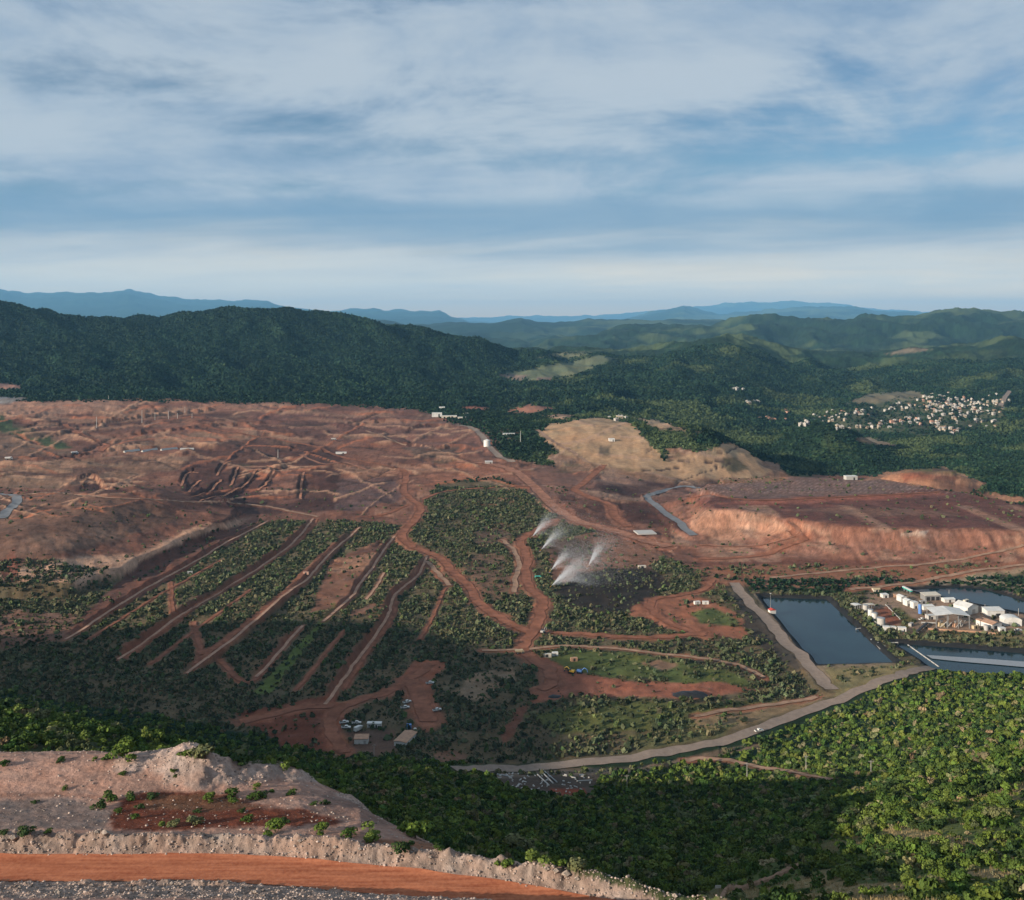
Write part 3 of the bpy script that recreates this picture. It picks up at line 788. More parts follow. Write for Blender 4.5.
# foreground bench, shoulder and dry slopes
m = (YY < 236) & (pxn < 470 + (YY - 150) * -1.2 + e1 * 20)
benchpts = [(-1900, 900), (-1900, 760), (0, 750), (130, 743), (200, 742), (240, 762), (290, 766), (335, 780), (404, 822), (420, 832), (470, 846), (540, 862), (600, 880), (660, 898), (660, 960), (-1900, 960)]
patch(benchpts, (0.36, 0.212, 0.16), 2, 5, 90, 222, f=0, sh=0)
patch([(-400, 805), (0, 800), (60, 797), (115, 812), (105, 830), (-400, 832)], (0.17, 0.135, 0.12), 3, 12, 100, 222, alpha=.8)
patch([(-400, 795), (0, 792), (60, 792), (130, 797), (120, 802), (50, 797), (-400, 800)], (0.23, 0.12, 0.085), 2, 6, 100, 222, alpha=.7)
patch([(108, 818), (118, 800), (150, 788), (230, 794), (262, 806), (330, 810), (345, 824), (200, 830), (112, 832)], (0.135, 0.040, 0.022), 3, 14, 100, 222)
patch([(150, 792), (230, 796), (262, 808), (200, 812), (130, 808)], (0.12, 0.075, 0.045), 3, 16, 100, 222, alpha=.6)
patch([(330, 790), (385, 815), (398, 826), (350, 824), (300, 808)], (0.24, 0.15, 0.12), 3, 8, 100, 222)
patch([(376, 838), (430, 842), (500, 856), (550, 868), (520, 872), (440, 858), (380, 846)], (0.26, 0.125, 0.075), 2, 6, 100, 222)
g = near_gravel[..., None]
GRAV = np.array((0.285, 0.205, 0.165)) * (0.72 + 0.56 * vnoise(XX / 0.7, YY / 0.7, 5))[..., None]
A = A * (1 - g) + GRAV * g
mm = mound_mask[..., None] * 0.9
A = A * (1 - mm) + np.array((0.34, 0.25, 0.21)) * (0.8 + 0.4 * vnoise(XX / 0.8, YY / 0.8, 6))[..., None] * mm
# dry grass showing on the near right-hand hillside
dry = (YY < 330) & (pxn > 640)
dm = (sstep(0.53, 0.60, fbm(XX / 9, YY / 13, 4, 88)) * dry * sstep(770, 880, row + (pxn - 880) * 0.35))[..., None]
A = A * (1 - dm) + np.array((0.27, 0.20, 0.105)) * dm
dryveg = dm[..., 0]
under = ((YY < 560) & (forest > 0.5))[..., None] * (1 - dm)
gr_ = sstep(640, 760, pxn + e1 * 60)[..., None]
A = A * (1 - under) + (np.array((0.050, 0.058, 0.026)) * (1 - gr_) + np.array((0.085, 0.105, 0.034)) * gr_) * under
# soil spread along roads and terrace cuts
rs_ = (road_soil * sstep(600, 700, row + (YY < 1300) * 400))[..., None] * 0.85
A = A * (1 - rs_) + np.array(RED) * (0.85 + 0.3 * vnoise(XX / 11, YY / 11, 3))[..., None] * rs_
tm = terr_mask[..., None] * 0.85
tmc = np.where(((pxn > 180) & (pxn < 345) & (row > 440) & (row < 512))[..., None], np.array((0.05, 0.027, 0.024)), np.array((0.165, 0.072, 0.049)))
A = A * (1 - tm) + tmc * tm
lm = liner[..., None]
A = A * (1 - lm) + np.array((0.020, 0.022, 0.025)) * lm
shrub *= (1 - road_clear) * (1 - np.clip(road_soil * 1.3, 0, 1)) * (1 - terr_mask * .9) * (1 - np.clip(liner * 1.5, 0, 1))
forest *= (1 - road_clear) * (1 - np.clip(road_soil * 1.3, 0, 1)) * (1 - np.clip(liner * 1.5, 0, 1)) * (1 - near_gravel) * (1 - near_road)
# streaked face of the pad, planted rows on its top
fz = (YY > 950) & (YY < 1180) & (pxn > 670) & (row > 505) & (row < 562)
fs_ = np.where(fz, 0.80 + 0.40 * fbm(XX / 4.5, YY / 90 + ZZ / 26, 4, 401), 1.0)
A *= fs_[..., None]
fl = (fz * sstep(0.60, 0.72, fbm(XX / 30, ZZ / 5, 3, 402)) * 0.5)[..., None]
A = A * (1 - fl) + np.array((0.30, 0.20, 0.15)) * fl
dots = ((pxn > 700) & (row > 479) & (row < 494) & (YY > 1200) & (YY < 1420) & ((XX + 0.4 * YY) % 8.0 < 2.4) & ((YY % 22) < 11))[..., None] * 0.45
A = A * (1 - dots) + np.array((0.30, 0.22, 0.20)) * dots
# natural mottling: broad tone shifts, streaks, canopies
tone = 0.72 + 0.56 * fbm(UU * 90, LL * 110, 4, 121)
hue = fbm(UU * 50, LL * 60, 3, 122) - 0.5
A *= tone[..., None]
A[..., 0] *= 1 + 0.25 * hue
A[..., 2] *= 1 - 0.15 * hue
minefine = (YY > 900) & (YY < 2460) & (forest < .5) & (shrub < .055) & (row < 572)
st = 0.74 + 0.52 * fbm(UU * 150, LL * 520, 3, 131)
A *= np.where(minefine, st, 1.0)[..., None]
# worked benches: low banks that follow the contours, each level with its own soil
ph = LL * 34 + 4.5 * fbm(UU * 7, LL * 7, 3, 301) + 1.3 * fbm(UU * 34, LL * 30, 3, 302)
lev, fr = np.floor(ph), ph - np.floor(ph)
bw = np.where(minefine & ~((pxn > 672) & (YY < 1420)), 1.0, 0.0) * np.where((pxn < 245) & (row > 486), 0.2, 1.0) * sstep(0.40, 0.56, fbm(UU * 13 + 2, LL * 11, 3, 303)) * (1 - np.clip(road_soil * 1.5, 0, 1))
ZZ += bw * YY * 0.0018 * (np.where(fr < 0.11, fr / 0.11, 1 - (fr - 0.11) / 0.89) - 0.5)
hv = vnoise(lev * 0.37 + 5, UU * 9 + lev * 3.1, 305)
inner = (pxn > 180) & (pxn < 345) & (row > 440) & (row < 515)
lt = ((hv > 0.62) * bw * np.where(inner, 0.12, 0.6))[..., None]
A = A * (1 - lt) + np.array((0.27, 0.165, 0.118)) * lt
dk = ((hv < 0.38) * bw * 0.75)[..., None]
A = A * (1 - dk) + np.array((0.085, 0.045, 0.038)) * dk
spec = rng.random(ZZ.shape)
ds = (minefine & (spec > 0.95) & (vnoise(UU * 40, LL * 40, 306) > .45))[..., None] * 0.45
A = A * (1 - ds) + np.array((0.05, 0.045, 0.033)) * ds
fm = (forest > 0.5) & (YY > 1300)
cw_ = np.clip(YY / 1600, 4, 30)
can = vnoise(XX / 11, YY / 22, 141) * 0.5 + vnoise(XX / 5.5, YY / 13, 142) * 0.5
canw = np.where(fm, sstep(1300, 1700, YY) * (1 - sstep(7000, 12000, YY)), 0)
A *= (1 + canw * (can - 0.5) * 1.5)[..., None]
big = fbm(UU * 26, LL * 20, 4, 151)
A *= np.where(fm, 0.60 + 0.8 * big, 1.0)[..., None]
gl = np.where(fm, sstep(0.50, 0.66, fbm(UU * 22 + 7, LL * 18 + 3, 4, 161)) * sstep(460, 620, pxn), 0)[..., None] * 0.68
A = A * (1 - gl) + np.array((0.088, 0.112, 0.044)) * gl
ZZ += canw * ((can - 0.5) * 5 + (rng.random(ZZ.shape) - 0.5) * 2)
ZZ += np.where((YY > 950) & (YY < 2460) & (forest < .5), (fbm(XX / 22, YY / 30, 4, 171) - 0.5) * 2.6 * (1 - np.clip(road_soil, 0, 1)), 0)
ZZ += np.where((YY > 560) & (YY < 1000) & (pxn < 720), (fbm(XX / 14, YY / 14, 3, 181) - 0.5) * 2.0 * (1 - np.clip(road_soil, 0, 1)), 0)
sr = np.random.default_rng(77)
for q in range(190):
    if q < 170:
        cx0, cy0 = sr.uniform(-40, 560), sr.uniform(404, 512)
        if cy0 > 505 and cx0 > 120:
            continue
    elif q < 205:
        cx0, cy0 = sr.uniform(545, 765), sr.uniform(420, 474)
    else:
        cx0, cy0 = sr.uniform(560, 1024), sr.uniform(470, 590)
    n_ = int(sr.integers(4, 11))
    dirx, slope = sr.choice([-1, 1]), sr.normal(0, 0.22)
    stp = sr.uniform(5, 13) * (0.7 if q >= 170 else 1)
    pts_ = [(cx0, cy0)]
    for k_ in range(n_):
        slope += sr.normal(0, .10)
        pts_.append((pts_[-1][0] + dirx * stp, pts_[-1][1] + slope * stp + sr.normal(0, .5)))
    pts_ = np.array(pts_)
    j_ = slice(max(int(np.searchsorted(PX, pts_[:, 0].min() - 6)), 0), int(np.searchsorted(PX, pts_[:, 0].max() + 6)) + 1)
    sel_ = (row[:, j_] > pts_[:, 1].min() - 6) & (row[:, j_] < pts_[:, 1].max() + 6) & (YY[:, j_] > 950) & (YY[:, j_] < 2460) & (forest[:, j_] < .5)
    if not sel_.any():
        continue
    ii_, jj_ = np.nonzero(sel_)
    jj_ = jj_ + j_.start
    d_, s_, p_ = line_dist(pxn[ii_, jj_] + e1[ii_, jj_] * 5, row[ii_, jj_] + e2[ii_, jj_] * 3, smooth_line(pts_, 3))
    wd_ = sr.uniform(0.5, 1.1)
    m_ = (1 - sstep(wd_ * .6, wd_ * 1.3, d_)) * sr.uniform(.5, .95)
    ends_ = np.clip(np.minimum(p_, n_ * 3 - p_) / 2, 0, 1)
    m_ = m_ * ends_
    kind_ = sr.random()
    col_ = np.array((0.36, 0.225, 0.155)) if kind_ < .45 else (np.array((0.32, 0.13, 0.075)) if kind_ < .75 else np.array((0.055, 0.033, 0.028)))  # dark strokes put the shade of cut banks into the ground colour
    A[ii_, jj_] = A[ii_, jj_] * (1 - m_[:, None]) + col_ * m_[:, None]
    ZZ[ii_, jj_] += YY[ii_, jj_] * 0.0009 * np.exp(-(d_ / 1.3) ** 2) * ends_ * (1 if kind_ < .7 else -1)
A *= np.where(minefine, 0.84 + 0.32 * rng.random(ZZ.shape), 1.0)[..., None]
A *= np.where(((YY > 560) & (YY < 2460) & (forest < .5) & ~((pxn > 530) & (pxn < 780) & (YY > 1350)))[..., None], np.array((1.07, 0.96, 0.87)), 1.0)
A = np.clip(A, 0.004, 0.7).astype(np.float32)
V.refresh()


# ------------------------------------------------------------------ materials
def new_mat(name):
    m = bpy.data.materials.new(name)
    m.use_nodes = True
    nt = m.node_tree
    return m, nt, nt.nodes["Principled BSDF"]


def attr_mat(name, attr, scales, amp, bump=0.0, bscale=1.0, rough=0.95, bdist=0.3):
    m, nt, bs = new_mat(name)
    N, L = nt.nodes.new, nt.links.new
    at = N("ShaderNodeAttribute")
    at.attribute_name = attr
    geo = N("ShaderNodeNewGeometry")
    col = at.outputs["Color"]
    for sc in scales:
        no = N("ShaderNodeTexNoise")
        no.inputs["Scale"].default_value = sc
        no.inputs["Detail"].default_value = 5
        no.inputs["Roughness"].default_value = 0.65
        L(geo.outputs["Position"], no.inputs["Vector"])
        mr = N("ShaderNodeMapRange")
        mr.inputs[1].default_value, mr.inputs[2].default_value = 0.25, 0.75
        mr.inputs[3].default_value, mr.inputs[4].default_value = 1 - amp, 1 + amp
        L(no.outputs[0], mr.inputs[0])
        mx = N("ShaderNodeVectorMath")
        mx.operation = 'SCALE'
        L(col, mx.inputs[0])
        L(mr.outputs[0], mx.inputs["Scale"])
        col = mx.outputs[0]
    L(col, bs.inputs["Base Color"])
    bs.inputs["Roughness"].default_value = rough
    bs.inputs["Specular IOR Level"].default_value = 0.12
    if bump:
        no = N("ShaderNodeTexNoise")
        no.inputs["Scale"].default_value = bscale
        no.inputs["Detail"].default_value = 6
        no.inputs["Roughness"].default_value = 0.7
        L(geo.outputs["Position"], no.inputs["Vector"])
        bp = N("ShaderNodeBump")
        bp.inputs["Strength"].default_value = bump
        bp.inputs["Distance"].default_value = bdist
        L(no.outputs[0], bp.inputs["Height"])
        L(bp.outputs[0], bs.inputs["Normal"])
    return m


def plain(name, color, rough=0.6, var=0.15, scale=0.8, metal=0.0, spec=0.3, bump=0.0):
    """Procedural surface: one colour broken by weathering noise."""
    m, nt, bs = new_mat(name)
    N, L = nt.nodes.new, nt.links.new
    geo = N("ShaderNodeNewGeometry")
    no = N("ShaderNodeTexNoise")
    no.inputs["Scale"].default_value = scale
    no.inputs["Detail"].default_value = 6
    no.inputs["Roughness"].default_value = 0.65
    L(geo.outputs["Position"], no.inputs["Vector"])
    cr = N("ShaderNodeValToRGB")
    cr.color_ramp.elements[0].position, cr.color_ramp.elements[1].position = 0.3, 0.72
    cr.color_ramp.elements[0].color = (*[c * (1 - var) for c in color], 1)
    cr.color_ramp.elements[1].color = (*[min(c * (1 + var), 0.95) for c in color], 1)
    L(no.outputs[0], cr.inputs[0])
    L(cr.outputs[0], bs.inputs["Base Color"])
    bs.inputs["Roughness"].default_value = rough
    bs.inputs["Metallic"].default_value = metal
    bs.inputs["Specular IOR Level"].default_value = spec
    if bump:
        bp = N("ShaderNodeBump")
        bp.inputs["Strength"].default_value = bump
        L(no.outputs[0], bp.inputs["Height"])
        L(bp.outputs[0], bs.inputs["Normal"])
    return m


M_GROUND = attr_mat("ground_soil", "albedo", (0.13, 1.1), 0.28, 0.9, 0.9, bdist=0.5)
M_LEAF = attr_mat("foliage", "albedo", (0.5,), 0.15, rough=0.75)
MT = {
    'red': plain("red_dirt", (0.235, 0.096, 0.058), 0.95, 0.42, 0.11, spec=0.1, bump=.3),
    'redlight': plain("pale_red_dirt", (0.285, 0.135, 0.088), 0.95, 0.42, 0.11, spec=0.1, bump=.3),
    'tan': plain("tan_dirt", (0.30, 0.185, 0.125), 0.95, 0.42, 0.11, spec=0.1, bump=.3),
    'edge': plain("orange_cut_edge", (0.36, 0.165, 0.10), 0.95, 0.3, 0.12, spec=0.1, bump=.3),
    'pale': plain("pale_track", (0.38, 0.225, 0.155), 0.95, 0.3, 0.12, spec=0.1, bump=.3),
    'grey': plain("grey_gravel", (0.235, 0.18, 0.145), 0.95, 0.18, 0.3, spec=0.1, bump=.3),
    'channel': plain("grey_liner", (0.16, 0.16, 0.165), 0.7, 0.2, 0.1),
    'orange': plain("orange_dirt", (0.30, 0.105, 0.046), 0.95, 0.2, 0.25, spec=0.1, bump=.35),
    'white': plain("white_paint", (0.60, 0.585, 0.55), 0.55, 0.18, 0.25),
    'cream': plain("cream_paint", (0.55, 0.49, 0.40), 0.6, 0.12, 0.6),
    'tanroof': plain("rusty_tan_roof", (0.40, 0.23, 0.145), 0.7, 0.25, 0.5),
    'grey_metal': plain("grey_metal", (0.36, 0.36, 0.36), 0.45, 0.15, 1.5, 0.5),
    'dark': plain("dark_opening", (0.03, 0.03, 0.032), 0.6, 0.3, 1.5),
    'rubber': plain("rubber", (0.02, 0.02, 0.02), 0.8, 0.3, 3),
    'glass': plain("dark_glass", (0.02, 0.025, 0.03), 0.08, 0.2, 2, spec=0.6),
    'yellow': plain("yellow_paint", (0.62, 0.38, 0.05), 0.5, 0.15, 1.5),
    'blue': plain("blue_paint", (0.10, 0.22, 0.50), 0.45, 0.15, 1.5),
    'turq': plain("turquoise_paint", (0.06, 0.40, 0.33), 0.5, 0.15, 1.5),
    'redpaint': plain("red_paint", (0.45, 0.06, 0.04), 0.5, 0.15, 1.5),
    'wood': plain("grey_wood", (0.25, 0.22, 0.19), 0.8, 0.25, 3),
    'pole': plain("pale_pole", (0.42, 0.40, 0.37), 0.7, 0.15, 2),
    'tarp': plain("black_tarp", (0.018, 0.018, 0.02), 0.5, 0.3, 0.6),
    'bark': plain("bark", (0.12, 0.09, 0.065), 0.9, 0.3, 4),
    'rock': plain("pale_rock", (0.30, 0.245, 0.205), 0.9, 0.3, 1.6, spec=.15, bump=.6),
    'pinkwall': plain("salmon_wall", (0.46, 0.27, 0.20), 0.7, 0.15, 0.5),
    'ochre': plain("ochre_wall", (0.46, 0.36, 0.22), 0.7, 0.15, 0.5),
    'greywall': plain("grey_block_wall", (0.34, 0.32, 0.30), 0.8, 0.15, 0.5),
    'brownroof': plain("brown_tile_roof", (0.26, 0.135, 0.085), 0.8, 0.2, 0.6),
}


def water_mat(name, color):
    m, nt, bs = new_mat(name)
    N, L = nt.nodes.new, nt.links.new
    bs.inputs["Roughness"].default_value = 0.10
    bs.inputs["IOR"].default_value = 1.33
    bs.inputs["Specular IOR Level"].default_value = 0.36
    geo = N("ShaderNodeNewGeometry")
    no = N("ShaderNodeTexNoise")
    no.inputs["Scale"].default_value = 0.12
    no.inputs["Detail"].default_value = 5
    L(geo.outputs["Position"], no.inputs["Vector"])
    n2 = N("ShaderNodeTexNoise")
    n2.inputs["Scale"].default_value = 0.02
    n2.inputs["Detail"].default_value = 5
    n2.inputs["Distortion"].default_value = 1.2
    L(geo.outputs["Position"], n2.inputs["Vector"])
    cr = N("ShaderNodeValToRGB")
    cr.color_ramp.elements[0].position, cr.color_ramp.elements[1].position = 0.35, 0.7
    cr.color_ramp.elements[0].color = (*color, 1)
    cr.color_ramp.elements[1].color = (color[0] * 2.0, color[1] * 1.8, color[2] * 1.5, 1)
    L(n2.outputs[0], cr.inputs[0])
    L(cr.outputs[0], bs.inputs["Base Color"])
    bp = N("ShaderNodeBump")
    bp.inputs["Strength"].default_value = 0.2
    bp.inputs["Distance"].default_value = 0.25
    L(no.outputs[0], bp.inputs["Height"])
    L(bp.outputs[0], bs.inputs["Normal"])
    return m


M_WATER = water_mat("pond_water", (0.008, 0.020, 0.028))
M_SPRAY, _nt, _bs = new_mat("water_droplets")
_bs.inputs["Base Color"].default_value = (0.85, 0.87, 0.9, 1)
_bs.inputs["Roughness"].default_value = 0.4
_tr = _nt.nodes.new("ShaderNodeBsdfTranslucent")
_tr.inputs[0].default_value = (0.85, 0.87, 0.9, 1)
_mx = _nt.nodes.new("ShaderNodeMixShader")
_mx.inputs[0].default_value = 0.5
_nt.links.new(_bs.outputs[0], _mx.inputs[1])
_nt.links.new(_tr.outputs[0], _mx.inputs[2])
_tp = _nt.nodes.new("ShaderNodeBsdfTransparent")
_m2 = _nt.nodes.new("ShaderNodeMixShader")
_m2.inputs[0].default_value = 0.62
_nt.links.new(_tp.outputs[0], _m2.inputs[1])
_nt.links.new(_mx.outputs[0], _m2.inputs[2])
_nt.links.new(_m2.outputs[0], _nt.nodes["Material Output"].inputs[0])


# ------------------------------------------------------------------ object helpers
def np_mesh(name, verts, faces, color=None, smooth=False):
    me = bpy.data.meshes.new(name)
    nv, nf, k = len(verts), len(faces), faces.shape[1]
    me.vertices.add(nv)
    me.vertices.foreach_set("co", np.ascontiguousarray(verts, np.float32).ravel())
    me.loops.add(nf * k)
    me.loops.foreach_set("vertex_index", np.ascontiguousarray(faces, np.int32).ravel())
    me.polygons.add(nf)
    me.polygons.foreach_set("loop_start", np.arange(0, nf * k, k, dtype=np.int32))
    me.polygons.foreach_set("loop_total", np.full(nf, k, np.int32))
    if smooth:
        me.polygons.foreach_set("use_smooth", np.ones(nf, bool))
    me.update(calc_edges=True)
    if color is not None:
        at = me.attributes.new("albedo", 'FLOAT_COLOR', 'POINT')
        c4 = np.ones((nv, 4), np.float32)
        c4[:, :3] = color
        at.data.foreach_set("color", c4.ravel())
    return me


def link(name, me, mat=None, parent=None):
    o = bpy.data.objects.new(name, me)
    COL.objects.link(o)
    if mat is not None and me is not None:
        me.materials.append(mat)
    if parent is not None:
        o.parent = parent
    return o


def tag(o, label, cat, group=None):
    o["label"] = label
    o["category"] = cat
    if group:
        o["group"] = group
    return o


def thing(name, label, cat, loc, rz=0.0, group=None):
    o = bpy.data.objects.new(name, None)
    COL.objects.link(o)
    o.empty_display_size = 0.5
    o.location = loc
    o.rotation_euler = (0, 0, rz)
    return tag(o, label, cat, group)


def place(px, rw, dz=0.0):
    x, y = V.at(px, rw)
    return Vector((x, y, ZC + float(ground_z(x, y)) + dz))


class MB:
    """Collects shapes and links them as one mesh object."""

    def __init__(self):
        self.v, self.f = [], []

    def add(self, vs, fs):
        n = len(self.v)
        self.v += [tuple(p) for p in vs]
        self.f += [tuple(i + n for i in q) for q in fs]
        return self

    def box(self, c, s, rz=0.0, taper=1.0):
        x, y, z = s[0] / 2, s[1] / 2, s[2] / 2
        vs = []
        for dz, t in ((-z, 1.0), (z, taper)):
            for dx, dy in ((-x, -y), (x, -y), (x, y), (-x, y)):
                a, b_ = dx * t, dy * t
                vs.append((c[0] + a * math.cos(rz) - b_ * math.sin(rz), c[1] + a * math.sin(rz) + b_ * math.cos(rz), c[2] + dz))
        return self.add(vs, [(3, 2, 1, 0), (4, 5, 6, 7), (0, 1, 5, 4), (1, 2, 6, 5), (2, 3, 7, 6), (3, 0, 4, 7)])

    def tube(self, p0, p1, r0, r1=None, n=8):
        r1 = r0 if r1 is None else r1
        p0, p1 = Vector(p0), Vector(p1)
        d = (p1 - p0).normalized()
        a = d.orthogonal().normalized()
        b_ = d.cross(a)
        vs = []
        for p, r in ((p0, r0), (p1, r1)):
            for k in range(n):
                t = 2 * math.pi * k / n
                vs.append(p + (a * math.cos(t) + b_ * math.sin(t)) * r)
        fs = [(k, (k + 1) % n, n + (k + 1) % n, n + k) for k in range(n)] + [tuple(range(n - 1, -1, -1)), tuple(range(n, 2 * n))]
        return self.add(vs, fs)

    def prism(self, prof, y0, y1):
        """Profile in x,z extruded along y."""
        n = len(prof)
        vs = [(x, y0, z) for x, z in prof] + [(x, y1, z) for x, z in prof]
        fs = [(k, (k + 1) % n, n + (k + 1) % n, n + k) for k in range(n)] + [tuple(range(n - 1, -1, -1)), tuple(range(n, 2 * n))]
        return self.add(vs, fs)

    def mesh(self, name):
        me = bpy.data.meshes.new(name)
        me.from_pydata(self.v, [], self.f)
        me.update()
        import bmesh
        bm = bmesh.new()
        bm.from_mesh(me)
        bmesh.ops.recalc_face_normals(bm, faces=bm.faces)
        bm.to_mesh(me)
        bm.free()
        return me

    def build(self, name, mat, parent=None):
        return link(name, self.mesh(name), mat, parent)


def copy_tree(o, loc=None, rz=None, label=None, group=None, scale=None):
    r = o.copy()
    COL.objects.link(r)
    if loc is not None:
        r.location = loc
    if rz is not None:
        r.rotation_euler = (0, 0, rz)
    if scale is not None:
        r.scale = (scale, scale, scale)
    if label:
        r["label"] = label
    if group:
        r["group"] = group
    for ch in list(o.children):
        c = ch.copy()
        COL.objects.link(c)
        c.parent = r
        for g_ in list(ch.children):
            d_ = g_.copy()
            COL.objects.link(d_)
            d_.parent = c
    return r


# ------------------------------------------------------------------ ground mesh
nyy, nxx = ZZ.shape
verts = np.stack([XX, YY, ZZ + ZC], -1).reshape(-1, 3)
idx = np.arange(nyy * nxx).reshape(nyy, nxx)
faces = np.stack([idx[:-1, :-1], idx[:-1, 1:], idx[1:, 1:], idx[1:, :-1]], -1).reshape(-1, 4)
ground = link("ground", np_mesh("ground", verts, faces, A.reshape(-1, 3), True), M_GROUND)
ground["kind"] = "structure"

# the hill the camera stands on: to the sides and behind
na, nr = 60, 60
ang0, ang1 = math.atan2(1, U[0]), math.atan2(1, U[-1]) + 2 * math.pi
angs = np.linspace(ang0, ang1, na)
cosb = math.sin(ang0)
ri = np.linspace(0, np.searchsorted(YS, 1500), nr).astype(int)
bv, bc = [], []
for k, an in enumerate(angs):
    t = k / (na - 1)
    zl = ZZ[ri, 0] * (1 - t) + ZZ[ri, -1] * t
    rr = YS[ri] / (math.sin(ang0) * (1 - t) + math.sin(ang1) * t)
    hump = -18 * math.sin(math.pi * t) * sstep(20, 200, rr)
    bv.append(np.stack([np.cos(an) * rr, np.sin(an) * rr, zl + hump + ZC], -1))
    bc.append(A[ri, 0] * (1 - t) + A[ri, -1] * t)
bv, bc = np.array(bv).reshape(-1, 3), np.array(bc).reshape(-1, 3)
bidx = np.arange(na * nr).reshape(na, nr)
bf = np.stack([bidx[:-1, :-1], bidx[:-1, 1:], bidx[1:, 1:], bidx[1:, :-1]], -1).reshape(-1, 4)[:, ::-1]
back = link("hillside", np_mesh("hillside", bv, bf, bc, True), M_GROUND)
back["kind"] = "structure"


# ------------------------------------------------------------------ road sheets draped on the ground
def ribbon(name, ln, wid, mat, lift, ncross=5, edge=0.16):
    seg = np.concatenate([[0], np.cumsum(np.hypot(*np.diff(ln, axis=0).T))])
    n = max(int(seg[-1] / max(1.2, wid * 0.35)), 8)
    s = np.linspace(0, seg[-1], n)
    x, y = np.interp(s, seg, ln[:, 0]), np.interp(s, seg, ln[:, 1])
    tx, ty = np.gradient(x), np.gradient(y)
    q = np.hypot(tx, ty)
    nx_, ny_ = -ty / q, tx / q
    off = np.linspace(-0.5, 0.5, ncross)
    ww = wid * (1 + edge * 2 * (np.stack([fbm(s / 14 + 3, s * 0 + wid, 3, 200), fbm(s / 14 + 60, s * 0 + wid, 3, 201)]) - 0.5))
    vs = []
    for o in off:
        w_ = ww[0] if o < 0 else ww[1]
        vx, vy = x + nx_ * o * w_, y + ny_ * o * w_
        vs.append(np.stack([vx, vy, ground_z(vx, vy) + ZC + lift], -1))
    vs = np.stack(vs, 1).reshape(-1, 3)
    ii = np.arange(n * ncross).reshape(n, ncross)
    fs = np.stack([ii[:-1, :-1], ii[:-1, 1:], ii[1:, 1:], ii[1:, :-1]], -1).reshape(-1, 4)
    fs = fs[:, ::-1] if np.cross(vs[1] - vs[0], vs[ncross] - vs[0])[2] < 0 else fs
    o = link(name, np_mesh(name, vs, fs, None, True), mat)
    o["kind"] = "structure"
    return o


for name, ln, wid, tone in ROADW:
    ribbon(name, ln, wid, MT[tone], 0.25 + 0.00025 * ln[:, 1].mean())

# foreground haul road: its own sheet, with wheel lines worn into the surface
m_orange, nt, bs = new_mat("orange_haul_dirt")
N, L = nt.nodes.new, nt.links.new
geo = N("ShaderNodeNewGeometry")
mp = N("ShaderNodeMapping")
mp.inputs["Scale"].default_value = (0.07, 0.9, 0.9)
L(geo.outputs["Position"], mp.inputs[0])
n1 = N("ShaderNodeTexNoise")
n1.inputs["Scale"].default_value = 1.6
n1.inputs["Detail"].default_value = 6
L(mp.outputs[0], n1.inputs["Vector"])
n2 = N("ShaderNodeTexNoise")
n2.inputs["Scale"].default_value = 1.5
n2.inputs["Detail"].default_value = 8
n2.inputs["Roughness"].default_value = 0.7
L(geo.outputs["Position"], n2.inputs["Vector"])
ad = N("ShaderNodeMath")
ad.operation = 'ADD'
L(n1.outputs[0], ad.inputs[0])
L(n2.outputs[0], ad.inputs[1])
cr = N("ShaderNodeValToRGB")
cr.color_ramp.elements[0].position, cr.color_ramp.elements[1].position = 0.38, 0.60
cr.color_ramp.elements[0].color = (0.27, 0.080, 0.040, 1)
cr.color_ramp.elements[1].color = (0.46, 0.168, 0.086, 1)
hm = N("ShaderNodeMath")
hm.operation = 'MULTIPLY'
hm.inputs[1].default_value = 0.5
L(ad.outputs[0], hm.inputs[0])
L(hm.outputs[0], cr.inputs[0])
L(cr.outputs[0], bs.inputs["Base Color"])
bs.inputs["Roughness"].default_value = 0.95
bs.inputs["Specular IOR Level"].default_value = 0.1
bp = N("ShaderNodeBump")
bp.inputs["Strength"].default_value = 0.5
bp.inputs["Distance"].default_value = 0.1
L(ad.outputs[0], bp.inputs["Height"])
L(bp.outputs[0], bs.inputs["Normal"])
keep = rn[(rn[:, 0] > -320) & (rn[:, 0] < 60)]
ribbon("haul_road", keep, 7.4, m_orange, 0.10, 13, 0.07)

# ------------------------------------------------------------------ water
for key, (pw, base) in pond_world.items():
    c = pw.mean(axis=0)
    q = c + (pw - c) * 1.02
    dq = []
    for a_, b_ in zip(q, np.roll(q, -1, axis=0)):
        for k in range(14):
            t = k / 14
            dq.append(a_ + (b_ - a_) * t)
    q = np.array(dq)
    q += (np.stack([vnoise(q[:, 0] / 9, q[:, 1] / 9, 500), vnoise(q[:, 0] / 9 + 40, q[:, 1] / 9, 501)], 1) - 0.5) * 0.9
    dep = POND[key][1]
    me = bpy.data.meshes.new("pond_water")
    me.from_pydata([(x, y, ZC + base - dep * 0.42) for x, y in q], [], [tuple(range(len(q)))])
    me.update()
    if me.polygons[0].normal.z < 0:
        me.flip_normals()
    o = link("pond_water", me, M_WATER)
    o["kind"] = "structure"
